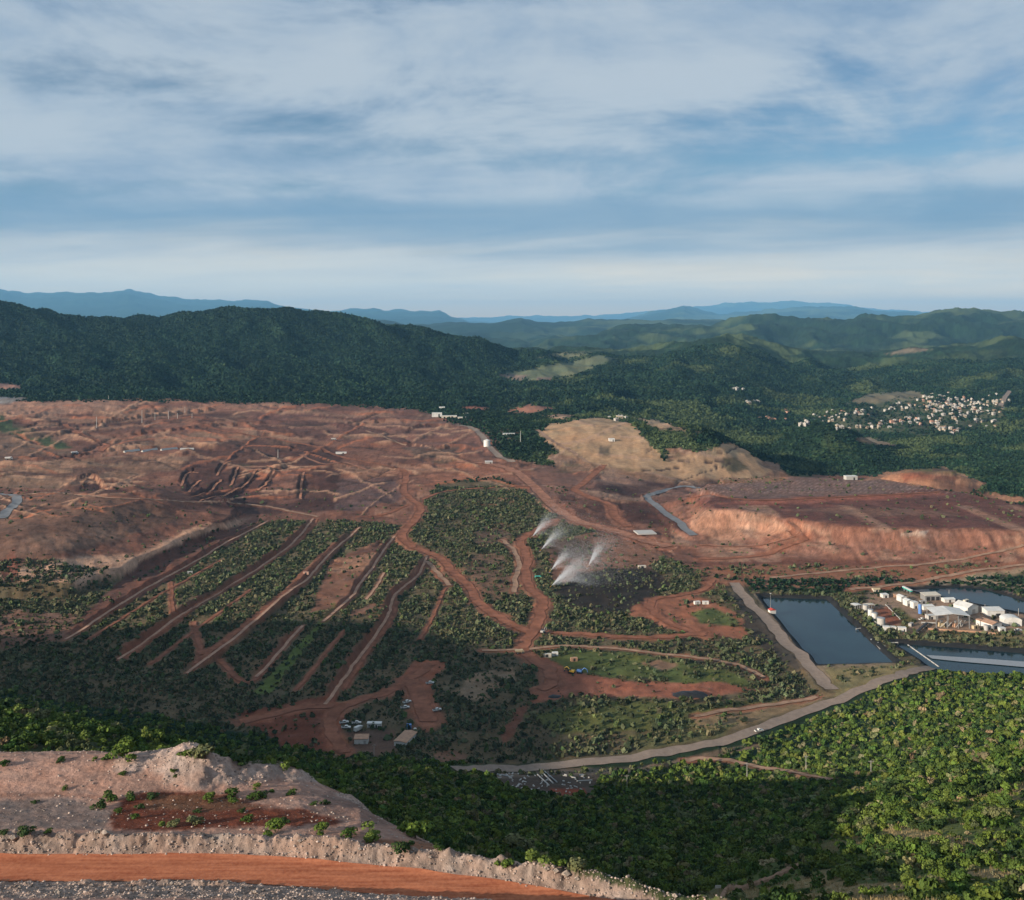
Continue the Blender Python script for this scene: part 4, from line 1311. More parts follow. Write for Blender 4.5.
# ------------------------------------------------------------------ vegetation
def crown(nq, seed, squash=0.85, size=None, m=None):
    """Unit crown: leaf clumps spread over a few uneven boughs. Returns quads (nq,4,3) and a leaf tone per clump."""
    r = np.random.default_rng(seed)
    m = m or (7 if nq > 60 else 3)
    cen = r.normal(0, 0.42, (m, 3))
    cen[:, 2] = np.abs(cen[:, 2]) * 0.9 + 0.25
    cen[0] = (0, 0, 0.75)
    rad = r.uniform(0.34, 0.62, m)
    tone_b = r.uniform(0.82, 1.2, m)
    k = r.integers(0, m, nq)
    d = r.normal(0, 1, (nq, 3))
    d[:, 2] = np.where(d[:, 2] < -0.3, -d[:, 2], d[:, 2])
    d /= np.linalg.norm(d, axis=1, keepdims=True)
    p = cen[k] + d * (rad[k] * r.uniform(0.72, 1.08, nq))[:, None]
    p[:, 2] = np.maximum(p[:, 2], 0.02) * squash
    nrm = d + r.normal(0, 0.45, (nq, 3))
    nrm /= np.linalg.norm(nrm, axis=1, keepdims=True)
    a = np.cross(nrm, r.normal(0, 1, (nq, 3)))
    a /= np.linalg.norm(a, axis=1, keepdims=True)
    b_ = np.cross(nrm, a)
    s = (size or 2.3 / math.sqrt(nq)) * r.uniform(0.6, 1.25, nq)[:, None]
    q = np.stack([p - a * s - b_ * s * 0.7, p + a * s * 0.8 - b_ * s, p + a * s + b_ * s * 0.8, p - a * s * 0.7 + b_ * s], 1)
    return q, tone_b[k] * r.uniform(0.8, 1.2, nq)


def merged(name, pos, rad, tint, nq, seed, label, cat, ntemp=7, squash=0.85, size=None):
    """Many plants nobody would count, as one mesh."""
    vs, cs = [], []
    r = np.random.default_rng(seed)
    pick = r.integers(0, ntemp, len(pos))
    for t in range(ntemp):
        sel = np.nonzero(pick == t)[0]
        if not len(sel):
            continue
        q, tn = crown(nq, seed * 31 + t, squash, size)
        ang = r.uniform(0, 6.283, len(sel))
        ca, sa = np.cos(ang)[:, None, None], np.sin(ang)[:, None, None]
        s = rad[sel][:, None, None]
        wx, wy = r.uniform(.7, 1.35, len(sel))[:, None, None], r.uniform(.7, 1.35, len(sel))[:, None, None]
        x = (q[None, ..., 0] * ca * wx - q[None, ..., 1] * sa * wy) * s + pos[sel, 0][:, None, None]
        y = (q[None, ..., 0] * sa * wx + q[None, ..., 1] * ca * wy) * s + pos[sel, 1][:, None, None]
        z = q[None, ..., 2] * s * r.uniform(0.6, 1.45, len(sel))[:, None, None] + pos[sel, 2][:, None, None]
        vs.append(np.stack([x, y, z], -1).reshape(-1, 3))
        cs.append(np.repeat((tint[sel][:, None, :] * tn[None, :, None]).reshape(-1, 3), 4, 0))
    v, c = np.concatenate(vs), np.concatenate(cs)
    o = link(name, np_mesh(name, v, np.arange(len(v)).reshape(-1, 4), c), M_LEAF)
    o["kind"] = "stuff"
    o["label"] = label
    return o


def gi(x, y):
    i = np.clip(np.searchsorted(YS, y), 1, NY - 1)
    j = np.clip(np.searchsorted(U, x / y), 0, len(U) - 1)
    return i, j


def scatter(y0, y1, spacing, seed, ulim=0.62):
    r = np.random.default_rng(seed)
    ys = np.arange(y0, y1, spacing)
    out = []
    for y in ys:
        n = int(2 * ulim * y / spacing)
        x = (np.arange(n) + r.uniform(-0.5, 0.5, n)) * spacing - ulim * y
        out.append(np.stack([x, y + r.uniform(-0.5, 0.5, n) * spacing], 1))
    p = np.concatenate(out)
    return p[(p[:, 1] > 30)]


def visible(p, hgt, margin=10):
    i, j = gi(p[:, 0], p[:, 1])
    z = ground_z(p[:, 0], p[:, 1])
    top = H0 - F * (z + hgt) / p[:, 1]
    return (top < V.run[np.maximum(i - 1, 0), j] + margin) & (top < 915)


def tints(n, r, kinds, wts):
    k = r.choice(len(kinds), n, p=np.array(wts) / sum(wts))
    t = np.array(kinds)[k] * r.uniform(0.75, 1.28, n)[:, None]
    t[:, 0] *= r.uniform(0.85, 1.2, n)
    return t


NEARK = [(0.052, 0.090, 0.018), (0.082, 0.122, 0.020), (0.102, 0.138, 0.028), (0.036, 0.062, 0.018), (0.130, 0.135, 0.058), (0.19, 0.155, 0.085)]
NEARW = [5, 5, 3.4, 4, 1.8, 0.7]
SHK = [(0.075, 0.086, 0.044), (0.090, 0.100, 0.050), (0.058, 0.070, 0.036), (0.125, 0.120, 0.066), (0.075, 0.105, 0.035)]
SHW = [5, 4, 4, 1.5, 1.5]
FARK = [(0.014, 0.033, 0.016), (0.022, 0.044, 0.019), (0.010, 0.026, 0.014)]
FARW = [4, 2, 3]

r = np.random.default_rng(11)
# near woodland and brush
p = scatter(95, 780, 2.0, 21)
i, j = gi(p[:, 0], p[:, 1])
fo, dv = forest[i, j], dryveg[i, j]
clump = fbm(p[:, 0] / 14, p[:, 1] / 14, 3, 33)
keep_ = (fo > 0.5) & (r.random(len(p)) < np.where(dv > 0.4, 0.22, np.where(clump > 0.42, 0.95, 0.55)))
p, clump, dv = p[keep_], clump[keep_], dv[keep_]
rad = (0.45 + 2.1 * r.random(len(p)) ** 2.6) * np.where(p[:, 1] < 230, 0.75, 1.0) * np.where(dv > .4, 0.7, 1)
sel = visible(p, 3.5)
p, rad, clump = p[sel], rad[sel], clump[sel]
tn = tints(len(p), r, NEARK, NEARW) * (0.8 + 0.45 * (clump[:, None]))
colx = p[:, 0] / p[:, 1] * F + CX
# the western slope carries darker growth, the open hillside paler
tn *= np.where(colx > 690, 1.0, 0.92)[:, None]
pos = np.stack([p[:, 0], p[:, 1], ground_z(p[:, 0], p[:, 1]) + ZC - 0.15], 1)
rowp = H0 - F * (pos[:, 2] - ZC) / pos[:, 1]
i, j = gi(p[:, 0], p[:, 1])
infr = (colx > 6) & (colx < 1018) & (rowp < 893) & (rowp < V.run[np.maximum(i - 1, 0), j] + 3)
score = np.where(infr & (p[:, 1] < 420), rad / p[:, 1], 0)
hero_idx = np.argsort(-score)[:255]
is_hero = np.zeros(len(p), bool)
is_hero[hero_idx] = True
print("near plants", len(p))
for (a, b_, nq, nm) in ((0, 250, 240, 'hillside'), (250, 330, 130, 'hillside foot'), (330, 450, 110, 'valley slope'), (450, 900, 56, 'valley edge')):
    s = (p[:, 1] >= a) & (p[:, 1] < b_) & ~is_hero
    merged("woodland", pos[s], rad[s], tn[s], nq, 40 + nq, f"dense green woodland covering the {nm}", "woodland")

TREE_KINDS = []
for k in range(8):
    t = thing("broadleaf_tree", "tree", "tree", (0, 0, 0))
    mb = MB()
    mb.tube((0, 0, -0.25), (0.04, 0.02, 0.45), 0.075, 0.05, 6).tube((0.04, 0.02, 0.40), (0.28, 0.1, 0.8), 0.045, 0.02, 5).tube((0.04, 0.02, 0.42), (-0.2, -0.16, 0.85), 0.045, 0.02, 5)
    mb.build("trunk", MT['bark'], t)
    q, tone_q = crown(420, 900 + k, 0.95)
    base_t = np.array(NEARK[[0, 1, 2, 0, 3, 1, 4, 2][k]])
    v = q.reshape(-1, 3)
    link("crown", np_mesh("crown", v, np.arange(len(v)).reshape(-1, 4), np.repeat(base_t[None] * tone_q[:, None], 4, 0)), M_LEAF, t)
    TREE_KINDS.append(t)
used = [False] * 8
look = ["deep green", "mid green", "yellowish green", "deep green", "dark green", "mid green", "greyish pale green", "yellowish green"]
for n_, q in enumerate(hero_idx):
    k = int(r.integers(0, 8))
    cx_ = colx[q]
    if cx_ < 420:
        lab, grp = f"{look[k]} bushy tree on the ridge behind the gravel bench", "trees on the ridge behind the gravel bench"
    elif cx_ < 640:
        lab, grp = f"{look[k]} bushy tree on the shaded slope below the haul road", "trees on the shaded slope below the haul road"
    elif rowp[q] > 820:
        lab, grp = f"{look[k]} bushy tree low on the sunlit hillside near the dry grass", "trees low on the sunlit hillside"
    else:
        lab, grp = f"{look[k]} bushy tree higher up on the sunlit hillside", "trees higher up on the sunlit hillside"
    rz = float(r.uniform(0, 6.28))
    sc = float(rad[q])
    loc = pos[q]
    if not used[k]:
        t = TREE_KINDS[k]
        used[k] = True
        t.location, t.rotation_euler, t.scale = loc, (0, 0, rz), (sc, sc, sc)
        t["label"], t["group"] = lab, grp
    else:
        copy_tree(TREE_KINDS[k], loc, rz, lab, grp, sc)

# scrub on the valley floor, old benches and pond banks
p = scatter(540, 1420, 2.0, 22)
i, j = gi(p[:, 0], p[:, 1])
cl = fbm(p[:, 0] / 26, p[:, 1] / 26, 4, 44)
keep_ = (r.random(len(p)) < shrub[i, j] * np.where(cl > 0.49, 1.1, np.where(cl > .42, .75, .42))) & (forest[i, j] < 0.5)
p, cl = p[keep_], cl[keep_]
rad = 0.4 + 1.55 * r.random(len(p)) ** 3
sel = visible(p, 2)
p, rad, cl = p[sel], rad[sel], cl[sel]
tn = tints(len(p), r, SHK, SHW) * (0.75 + 0.5 * cl[:, None])
pos = np.stack([p[:, 0], p[:, 1], ground_z(p[:, 0], p[:, 1]) + ZC - 0.1], 1)
print("scrub", len(p))
merged("scrub", pos, rad, tn, 11, 71, "grey green scrub covering the valley floor and old benches", "scrub")
# woods further off
for (a, b_, sp, nq, sd_) in ((780, 1500, 3.6, 12, 91), (1500, 2500, 5.0, 8, 92), (2500, 4400, 7.6, 6, 93)):
    p = scatter(a, b_, sp, sd_, 0.58)
    i, j = gi(p[:, 0], p[:, 1])
    keep_ = (r.random(len(p)) < forest[i, j] * 0.85)
    p = p[keep_]
    sel = visible(p, 6, 2)
    p = p[sel]
    rad = sp * (0.30 + 0.30 * r.random(len(p)))
    i, j = gi(p[:, 0], p[:, 1])
    tn = tints(len(p), r, FARK, FARW) * (0.55 + 0.9 * big[i, j])[:, None]
    tn = tn * (1 - gl[i, j]) + np.array((0.082, 0.106, 0.040)) * gl[i, j]
    pos = np.stack([p[:, 0], p[:, 1], ground_z(p[:, 0], p[:, 1]) + ZC - 0.5], 1)
    print("far", len(p))
    merged("forest", pos, rad, tn, nq, sd_, "dark green forest covering the far hills", "forest", 5, 0.9, 0.62)

# dry grass on the near hillside
p = scatter(120, 330, 1.1, 23)
i, j = gi(p[:, 0], p[:, 1])
keep_ = (r.random(len(p)) < np.where(dryveg[i, j] > 0.4, 0.75, 0.0)) & visible(p, 0.8)
p = p[keep_]
if len(p):
    nb_ = 9
    n = len(p)
    ang = r.uniform(0, 6.283, (n, nb_))
    lean = r.uniform(0.1, 0.5, (n, nb_))
    hh_ = r.uniform(0.2, 0.6, (n, nb_))
    w_ = r.uniform(0.02, 0.05, (n, nb_))
    z0 = ground_z(p[:, 0], p[:, 1]) + ZC - 0.05
    bx, by = p[:, 0][:, None] + r.normal(0, .28, (n, nb_)), p[:, 1][:, None] + r.normal(0, .28, (n, nb_))
    dx, dy = np.cos(ang), np.sin(ang)
    zb = np.repeat(z0[:, None], nb_, 1)
    c0 = np.stack([bx - dy * w_, by + dx * w_, zb], -1)
    c1 = np.stack([bx + dy * w_, by - dx * w_, zb], -1)
    c2 = np.stack([bx + dy * w_ * .4 + dx * lean * hh_, by - dx * w_ * .4 + dy * lean * hh_, zb + hh_], -1)
    c3 = np.stack([bx - dy * w_ * .4 + dx * lean * hh_, by + dx * w_ * .4 + dy * lean * hh_, zb + hh_], -1)
    v = np.stack([c0, c1, c2, c3], 2).reshape(-1, 3)
    c = np.repeat(np.array((0.34, 0.255, 0.125))[None] * r.uniform(0.6, 1.2, (n * nb_, 1)), 4, 0)
    o = link("dry_grass", np_mesh("dry_grass", v, np.arange(len(v)).reshape(-1, 4), c), M_LEAF)
    o["kind"] = "stuff"
    o["label"] = "dry straw coloured grass on the near hillside"
    print("grass", n)

# bushes standing on the bench and berms: pixel of the foot, width in pixels, kind
SHRUBS = [(125, 758, 27, 1), (108, 759, 12, 0), (205, 758, 28, 6), (185, 757, 14, 1), (62, 760, 9, 0), (95, 760, 6, 1), (5, 765, 12, 0), (60, 762, 8, 4), (122, 775, 8, 3), (173, 772, 7, 1), (175, 777, 6, 0), (64, 790, 7, 3), (35, 803, 7, 4),
          (110, 801, 15, 3), (100, 808, 15, 4), (130, 800, 12, 3), (152, 798, 12, 4), (136, 818, 10, 0), (210, 800, 13, 1), (232, 796, 17, 3), (233, 803, 11, 1), (253, 799, 14, 3), (262, 797, 12, 4), (257, 788, 9, 1), (272, 792, 7, 0),
          (290, 795, 10, 3), (313, 805, 7, 3), (325, 804, 9, 4), (246, 821, 12, 3), (283, 823, 12, 4), (275, 822, 8, 1), (25, 834, 17, 4), (47, 833, 8, 3), (3, 834, 10, 4), (193, 825, 18, 6), (175, 826, 14, 6), (162, 826, 12, 2),
          (275, 832, 22, 1), (322, 832, 16, 1), (348, 836, 18, 0), (372, 841, 26, 2), (415, 838, 34, 1), (437, 828, 26, 2), (425, 832, 18, 6), (402, 851, 20, 4), (490, 852, 12, 3), (515, 850, 30, 6), (532, 860, 26, 2), (505, 868, 18, 1), (440, 850, 10, 3),
          (578, 872, 26, 6), (560, 866, 14, 1), (242, 812, 8, 4), (198, 812, 8, 4), (140, 808, 9, 4), (118, 812, 9, 3)]
for n_, (sx, sy, wpx, k) in enumerate(SHRUBS):
    loc = place(sx, sy, -0.05)
    sc = wpx / F * loc.y / 2.1
    side = "in the red wet patch" if (110 < sx < 345 and 786 < sy < 815) else ("along the gravel berm by the haul road" if sy > 818 else "among the gravel heaps at the edge of the bench")
    big_ = "large rounded" if wpx > 20 else ("small low" if wpx < 10 else "rounded")
    c = copy_tree(TREE_KINDS[k], loc, float(r.uniform(0, 6.28)), f"{big_} {look[k]} shrub {side}", f"shrubs standing {side}", 1)
    c.name = "shrub"
    c["category"] = "shrub"
    c.scale = (sc, sc, sc * 0.8)

# ------------------------------------------------------------------ stones
def stone_template(seed):
    rr = np.random.default_rng(seed)
    v = np.array([(1, 0, 0), (0, 1, 0), (-1, 0, 0), (0, -1, 0), (0, 0, 1), (0, 0, -1), (.7, .7, .5), (-.7, .6, .45), (-.6, -.7, .5), (.7, -.7, .4)], float)
    v *= rr.uniform(0.65, 1.15, (10, 1))
    f = [(0, 6, 4), (6, 1, 4), (1, 7, 4), (7, 2, 4), (2, 8, 4), (8, 3, 4), (3, 9, 4), (9, 0, 4), (0, 1, 6), (1, 2, 7), (2, 3, 8), (3, 0, 9), (1, 0, 5), (2, 1, 5), (3, 2, 5), (0, 3, 5)]
    return v, np.array(f)


p = np.stack([r.uniform(-130, 30, 200000), r.uniform(125, 222, 200000)], 1)
i, j = gi(p[:, 0], p[:, 1])
dens = np.maximum(near_gravel[i, j], mound_mask[i, j] * 0.45)
bench_d = ((forest[i, j] < .3) & (near_road[i, j] < .05)) * 0.030
keep_ = (r.random(len(p)) < np.maximum(dens * 0.5, bench_d)) & (p[:, 0] / p[:, 1] > -0.62) & visible(p, 0.3, 4)
p = p[keep_]
siz = 0.06 + 0.26 * r.random(len(p)) ** 3.5
vs, fs, cs, off = [], [], [], 0
pick = r.integers(0, 6, len(p))
for t in range(6):
    s = np.nonzero(pick == t)[0]
    v, f = stone_template(300 + t)
    ang = r.uniform(0, 6.283, len(s))
    ca, sa = np.cos(ang)[:, None], np.sin(ang)[:, None]
    q = siz[s][:, None]
    x = (v[None, :, 0] * ca - v[None, :, 1] * sa) * q + p[s, 0][:, None]
    y = (v[None, :, 0] * sa + v[None, :, 1] * ca) * q + p[s, 1][:, None]
    z = v[None, :, 2] * q * 0.8 + (ground_z(p[s, 0], p[s, 1]) + ZC)[:, None]
    vs.append(np.stack([x, y, z], -1).reshape(-1, 3))
    fs.append((f[None] + (np.arange(len(s)) * 10)[:, None, None]).reshape(-1, 3) + off)
    cs.append(np.repeat(np.array((0.30, 0.235, 0.20))[None] * r.uniform(0.45, 1.6, (len(s), 1)), 10, 0))
    off += len(s) * 10
o = link("gravel", np_mesh("gravel", np.concatenate(vs), np.concatenate(fs), np.concatenate(cs)), M_LEAF)
o["kind"] = "stuff"
o["label"] = "loose pinkish grey gravel on berms and heaps"
print("gravel", len(p))
BOULDERS = [(14, 839, 11), (105, 834, 9), (97, 833, 6), (60, 838, 5), (82, 841, 5), (213, 839, 5), (150, 838, 5), (260, 842, 5), (300, 842, 6), (335, 848, 5), (360, 850, 6), (390, 854, 5), (430, 858, 5), (547, 870, 9), (556, 872, 8), (567, 875, 10),
            (577, 880, 7), (136, 890, 8), (58, 893, 9), (172, 884, 6), (92, 886, 5), (255, 893, 6), (20, 888, 5), (200, 889, 5), (675, 897, 7), (470, 862, 5)]
for n_, (sx, sy, wpx) in enumerate(BOULDERS):
    loc = place(sx, sy)
    s = wpx / F * loc.y / 2
    v, f = stone_template(500 + n_)
    import bmesh
    me = bpy.data.meshes.new("boulder")
    me.from_pydata([tuple(q * np.array((s, s * .9, s * .75))) for q in v], [], [tuple(q) for q in f])
    bm = bmesh.new()
    bm.from_mesh(me)
    bmesh.ops.recalc_face_normals(bm, faces=bm.faces)
    bmesh.ops.subdivide_edges(bm, edges=bm.edges, cuts=1, use_grid_fill=True, fractal=0.6, seed=n_)
    bm.to_mesh(me)
    bm.free()
    o = link("boulder", me, MT['rock'])
    o.location = loc + Vector((0, 0, s * 0.25))
    where = "on the gravel shoulder below the orange road" if sy > 880 and sx < 400 else ("at the far end of the gravel berm" if sx > 500 else "on top of the gravel berm beside the orange road")
    tag(o, f"pale {'large' if wpx > 7 else 'fist shaped'} boulder {where}", "boulder", f"boulders {where}")


# ------------------------------------------------------------------ buildings
def building(name, px, rw, w, d, h, rz, roof, wallm, roofm, label, cat, group=None, opens=(), rise=None):
    """px, rw: foot of the middle of the front wall."""
    x, y = V.at(px, rw)
    cx_, cy_ = x - math.sin(rz) * d / 2, y + math.cos(rz) * d / 2
    z = min(float(ground_z(cx_, cy_)), float(ground_z(x, y)))
    t = thing(name, label, cat, (cx_, cy_, ZC + z - 0.1), rz, group)
    rise = rise if rise is not None else 0.22 * w
    hw, hd = w / 2, d / 2
    o_ = 0.35
    if roof == 'open':
        for sx in (-hw, -hw / 3, hw / 3, hw):
            for sy in (-hd, hd):
                mb = MB()
                mb.box((sx * 0.98, sy * 0.96, h / 2), (0.55, 0.55, h))
                mb.build("column", MT['grey_metal'], t)
    else:
        mb = MB()
        if roof == 'gable':
            mb.prism([(-hw, 0), (hw, 0), (hw, h), (0, h + rise), (-hw, h)], -hd, hd)
        elif roof == 'gablex':
            v0 = MB().prism([(-hd, 0), (hd, 0), (hd, h), (0, h + rise), (-hd, h)], -hw, hw)
            mb.add([(b__, a_, c_) for a_, b__, c_ in v0.v], v0.f)
        elif roof == 'mono':
            v0 = MB().prism([(-hd, 0), (hd, 0), (hd, h + rise), (-hd, h)], -hw, hw)
            mb.add([(b__, a_, c_) for a_, b__, c_ in v0.v], v0.f)
        else:
            mb.box((0, 0, h / 2), (w, d, h))
        mb.build("wall", wallm, t)
    rb = MB()
    th = 0.25
    if roof in ('gable', 'open'):
        pr = [(-hw - o_, h - rise * o_ / hw), (0, h + rise), (hw + o_, h - rise * o_ / hw)]
        rb.prism([(a_, c_ + 0.02) for a_, c_ in pr] + [(a_, c_ + th) for a_, c_ in reversed(pr)], -hd - o_, hd + o_)
    elif roof == 'gablex':
        pr = [(-hd - o_, h - rise * o_ / hd), (0, h + rise), (hd + o_, h - rise * o_ / hd)]
        v0 = MB().prism([(a_, c_ + 0.02) for a_, c_ in pr] + [(a_, c_ + th) for a_, c_ in reversed(pr)], -hw - o_, hw + o_)
        rb.add([(b__, a_, c_) for a_, b__, c_ in v0.v], v0.f)
    elif roof == 'mono':
        sl = rise / d
        pr = [(-hd - o_, h - sl * o_), (hd + o_, h + rise + sl * o_)]
        v0 = MB().prism([(a_, c_ + 0.02) for a_, c_ in pr] + [(a_, c_ + th) for a_, c_ in reversed(pr)], -hw - o_, hw + o_)
        rb.add([(b__, a_, c_) for a_, b__, c_ in v0.v], v0.f)
    elif roof == 'dome':
        arc = [(math.cos(math.pi * k / 10) * (hw + .2), h + 0.02 + math.sin(math.pi * k / 10) * rise) for k in range(11)]
        rb.prism(arc, -hd - 0.2, hd + 0.2)
    else:
        rb.box((0, 0, h + 0.16), (w + 0.5, d + 0.5, 0.3))
    rb.build("roof", roofm, t)
    for (part, ox, ow, oz, oh, mt) in opens:
        mb = MB()
        mb.box((ox, -hd - 0.04, oz + oh / 2), (ow, 0.12, oh))
        mb.build(part, MT[mt], t)
    return t


YARD = []
W_, CR, TR, GM = MT['white'], MT['cream'], MT['tanroof'], MT['grey_metal']
DOOR = ("door", 0.0, 1.6, 0.0, 2.3, 'dark')
# site camp at the valley bottom
building("site_shed", 361, 744, 8.0, 5.5, 3.2, 0.03, 'mono', W_, TR, "small white shed with a rusty tan roof beside the red road bend", "shed", None, [("door", 2.2, 1.4, 0, 2.2, 'greywall')], 0.5)
building("site_warehouse", 400, 746.5, 7.8, 16.0, 3.6, -0.32, 'gable', W_, TR, "long white shed with a rusty tan roof, larger of the two by the dark yard", "shed", None, [("door", 0, 3.0, 0, 2.6, 'greywall')], 0.5)
building("mobile_office", 374, 728, 8.6, 3.0, 2.7, -0.03, 'flat', W_, W_, "low white mobile office with dark doorways behind the small shed", "site office", None, [("door", -1.2, 0.9, 0, 2.0, 'dark'), ("door", 1.4, 0.9, 0, 2.0, 'dark'), ("window", -3.0, 1.0, 1.0, 0.9, 'dark')])
# process plant
building("open_store", 858.5, 609.5, 6.5, 6.0, 3.8, 0.3, 'open', W_, W_, "small white roofed open store beside the first tank of the pond", "store", None, (), 0.3)
building("carport", 870.5, 609, 8.5, 4.5, 3.4, 0.25, 'open', W_, CR, "low cream roofed carport behind the row of tanks", "carport", None, (), 0.3)
building("control_room", 886, 598, 5.6, 5, 3.0, 0.2, 'flat', W_, W_, "small white block building above the green slope of the plant", "building", None, [DOOR])
building("guard_hut", 877, 592, 6.5, 4, 2.4, 0.1, 'gablex', CR, MT['ochre'], "small ochre roofed hut at the back edge of the plant", "hut", None, [DOOR], 0.8)
building("laboratory", 904, 602, 5.5, 7, 4.4, 0.25, 'gable', W_, W_, "first white gabled building of the stepped trio in the plant", "building", None, [DOOR], 0.9)
building("laboratory_annex", 910, 606, 6.0, 6, 4.6, 0.25, 'gable', W_, W_, "middle white gabled building of the stepped trio with dark opening", "building", None, [("door", -0.6, 2.2, 0, 2.2, 'dark')], 0.9)
building("pump_house", 916, 608.5, 5.0, 5, 5.2, 0.25, 'flat', W_, W_, "white flat roofed pump house beside the tall blue tank", "building", None, [DOOR])
building("long_store", 929, 610, 10, 4, 3.2, 0.15, 'mono', W_, W_, "long low white roofed store right of the blue tank", "store", None, [DOOR], 0.5)
building("site_cabin", 932, 619.5, 6.8, 4.5, 3.2, 0.12, 'flat', W_, W_, "white rounded cabin on its own in the bare yard", "cabin", None, [DOOR])
building("workshop", 933, 600.5, 15, 8, 4.6, 0.15, 'mono', GM, MT['cream'], "grey workshop with cream roof and open bays facing the yard", "workshop", None, [("door", -4.6, 3.2, 0, 3.4, 'dark'), ("door", 0, 3.2, 0, 3.4, 'dark'), ("door", 4.6, 3.2, 0, 3.4, 'dark')], 0.8)
building("staff_block", 950, 602.5, 10, 6, 2.8, 0.12, 'gablex', W_, W_, "white roofed staff block beside the workshop near the upper pond", "building", None, [DOOR], 0.8)
building("storage_tent", 973, 614, 14, 14, 6.0, 0.5, 'gable', W_, W_, "large white storage tent behind the tall canopy", "storage tent", None, [("door", 1, 4, 0, 4, 'greywall')], 2.6)
building("white_warehouse", 996, 616.5, 15, 9, 4.8, 0.05, 'mono', W_, W_, "white warehouse with a dark doorway behind the tan roofed shed", "warehouse", None, [("door", 2, 4.0, 0, 2.6, 'dark'), ("door", 5.6, 1.4, 0, 2.2, 'greywall')], 0.9)
building("tan_roof_shed", 997, 629, 11, 16, 4.2, 0.42, 'gable', W_, TR, "white shed with a rusty tan roof at the front of the plant", "shed", None, [("door", -1.5, 3.4, 0, 2.8, 'dark')], 1.4)
building("rounded_warehouse", 1013, 626, 14, 10, 4.6, -0.1, 'dome', W_, W_, "white warehouse with a rounded roof beside the light mast", "warehouse", None, [("door", -2, 3, 0, 3.0, 'greywall')], 2.6)
building("switch_room", 1003, 632, 4.6, 3.5, 3.0, 0.1, 'flat', W_, W_, "small white switch room below the tan roofed shed", "building", None, [DOOR])
building("tank_office", 890, 630.8, 10, 3.2, 3.0, -0.12, 'flat', W_, W_, "long white cabin at the foot of the largest tank", "cabin", None, [("door", 3, 1.0, 0, 2.1, 'dark'), ("window", -2, 1.4, 1.0, 0.9, 'dark')])
building("tank_cabin", 902.5, 631.6, 6, 3.2, 3.0, -0.12, 'flat', W_, W_, "short white cabin beside the dark pipe bridge", "cabin", None, [("door", 1.5, 1.0, 0, 2.1, 'dark')])
canopy = building("crusher_canopy", 953, 628.5, 27, 22, 10.5, -0.06, 'open', W_, W_, "tall white canopy on columns over the plant machinery", "canopy", None, (), 1.6)
loc = canopy.location
for n_, (dx, dy, s, nm) in enumerate(((-8, -6, 4.5, 'ochre'), (-2.5, -5, 3.5, 'grey_metal'), (3.5, -6, 4.2, 'tanroof'), (8.5, -4, 3.6, 'greywall'))):
    t = thing("filter_press", f"{['ochre', 'grey', 'rusty', 'pale'][n_]} machine under the tall white canopy", "machine", loc + Vector((dx, dy, 0.1)), 0.2 * n_)
    MB().box((0, 0, s * .35), (s, s * .8, s * .7), 0, 0.85).build("housing", MT[nm], t)
    MB().tube((0, 0, s * .7 + .02), (0, 0, s * 1.15), s * .18, s * .3).build("hopper", GM, t)
    mb = MB()
    mb.tube((-s * .5, -s * .6, .3), (s * .9, -s * .7, s * 1.3), 0.25)
    mb.build("feed_pipe", MT['pole'], t)
for n_, (px_, rw_, rr_, hh_, lab) in enumerate(((865.4, 611, 2.3, 5.4, "narrowest grey tank, standing nearest the open store"), (870.5, 615.5, 2.2, 5.4, "white tank behind its twin in the tank row"), (874.4, 619.5, 2.4, 5.8, "white tank in the middle of the tank row"),
                                                (881, 625.8, 3.2, 6.8, "largest pale grey tank at the end of the row"), (986, 630, 1.9, 4.2, "small grey tank beside the tan roofed shed"))):
    loc = place(px_, rw_, -0.1)
    t = thing("storage_tank", lab, "tank", loc)
    MB().tube((0, 0, 0), (0, 0, hh_), rr_, rr_, 20).build("shell", MT['white'] if n_ in (1, 2) else MT['pole'], t)
    MB().tube((0, 0, hh_ + .01), (0, 0, hh_ + .6), rr_ * 1.03, rr_ * 0.15, 20).build("lid", GM, t)
    MB().box((rr_ + .12, 0, hh_ / 2), (0.16, 0.5, hh_)).build("ladder", GM, t)
loc = place(920, 613.5, -0.1)
t = thing("blue_tank", "tall blue upright tank beside the white pump house", "tank", loc)
MB().tube((0, 0, 0), (0, 0, 8.2), 1.5, 1.5, 16).build("shell", MT['blue'], t)
MB().tube((0, 0, 8.22), (0, 0, 8.8), 1.52, 0.3, 16).build("lid", GM, t)
# conveyor roof and pipe bridge
a, b_ = place(903, 590), place(911.5, 595)
t = thing("conveyor", "white covered conveyor slanting above the upper pond", "conveyor", a)
d = b_ - a
ang = math.atan2(d.y, d.x)
ln_ = math.hypot(d.x, d.y)
t.rotation_euler = (0, 0, ang)
MB().box((ln_ / 2, 0, 3.6), (ln_, 2.2, 0.5)).build("roof", W_, t)
MB().box((ln_ / 2, 0, 2.6), (ln_, 1.6, 0.9)).build("gallery", MT['turq'], t)
for k in range(3):
    MB().box((ln_ * (k + .5) / 3, 0, 1.05), (0.3, 1.4, 2.2)).build("leg", GM, t)
a, b_ = place(917, 634), place(927, 625)
d = b_ - a
t = thing("pipe_bridge", "dark pipe bridge climbing from the tanks to the plant yard", "pipe bridge", a)
t.rotation_euler = (0, 0, math.atan2(d.y, d.x))
ln_ = math.hypot(d.x, d.y)
MB().box((ln_ / 2, 0, 2.0), (ln_, 1.8, 1.1)).build("gallery", MT['dark'], t)
for k in range(4):
    MB().box((ln_ * (k + .5) / 4, 0, .7), (0.3, 1.2, 1.6)).build("leg", GM, t)
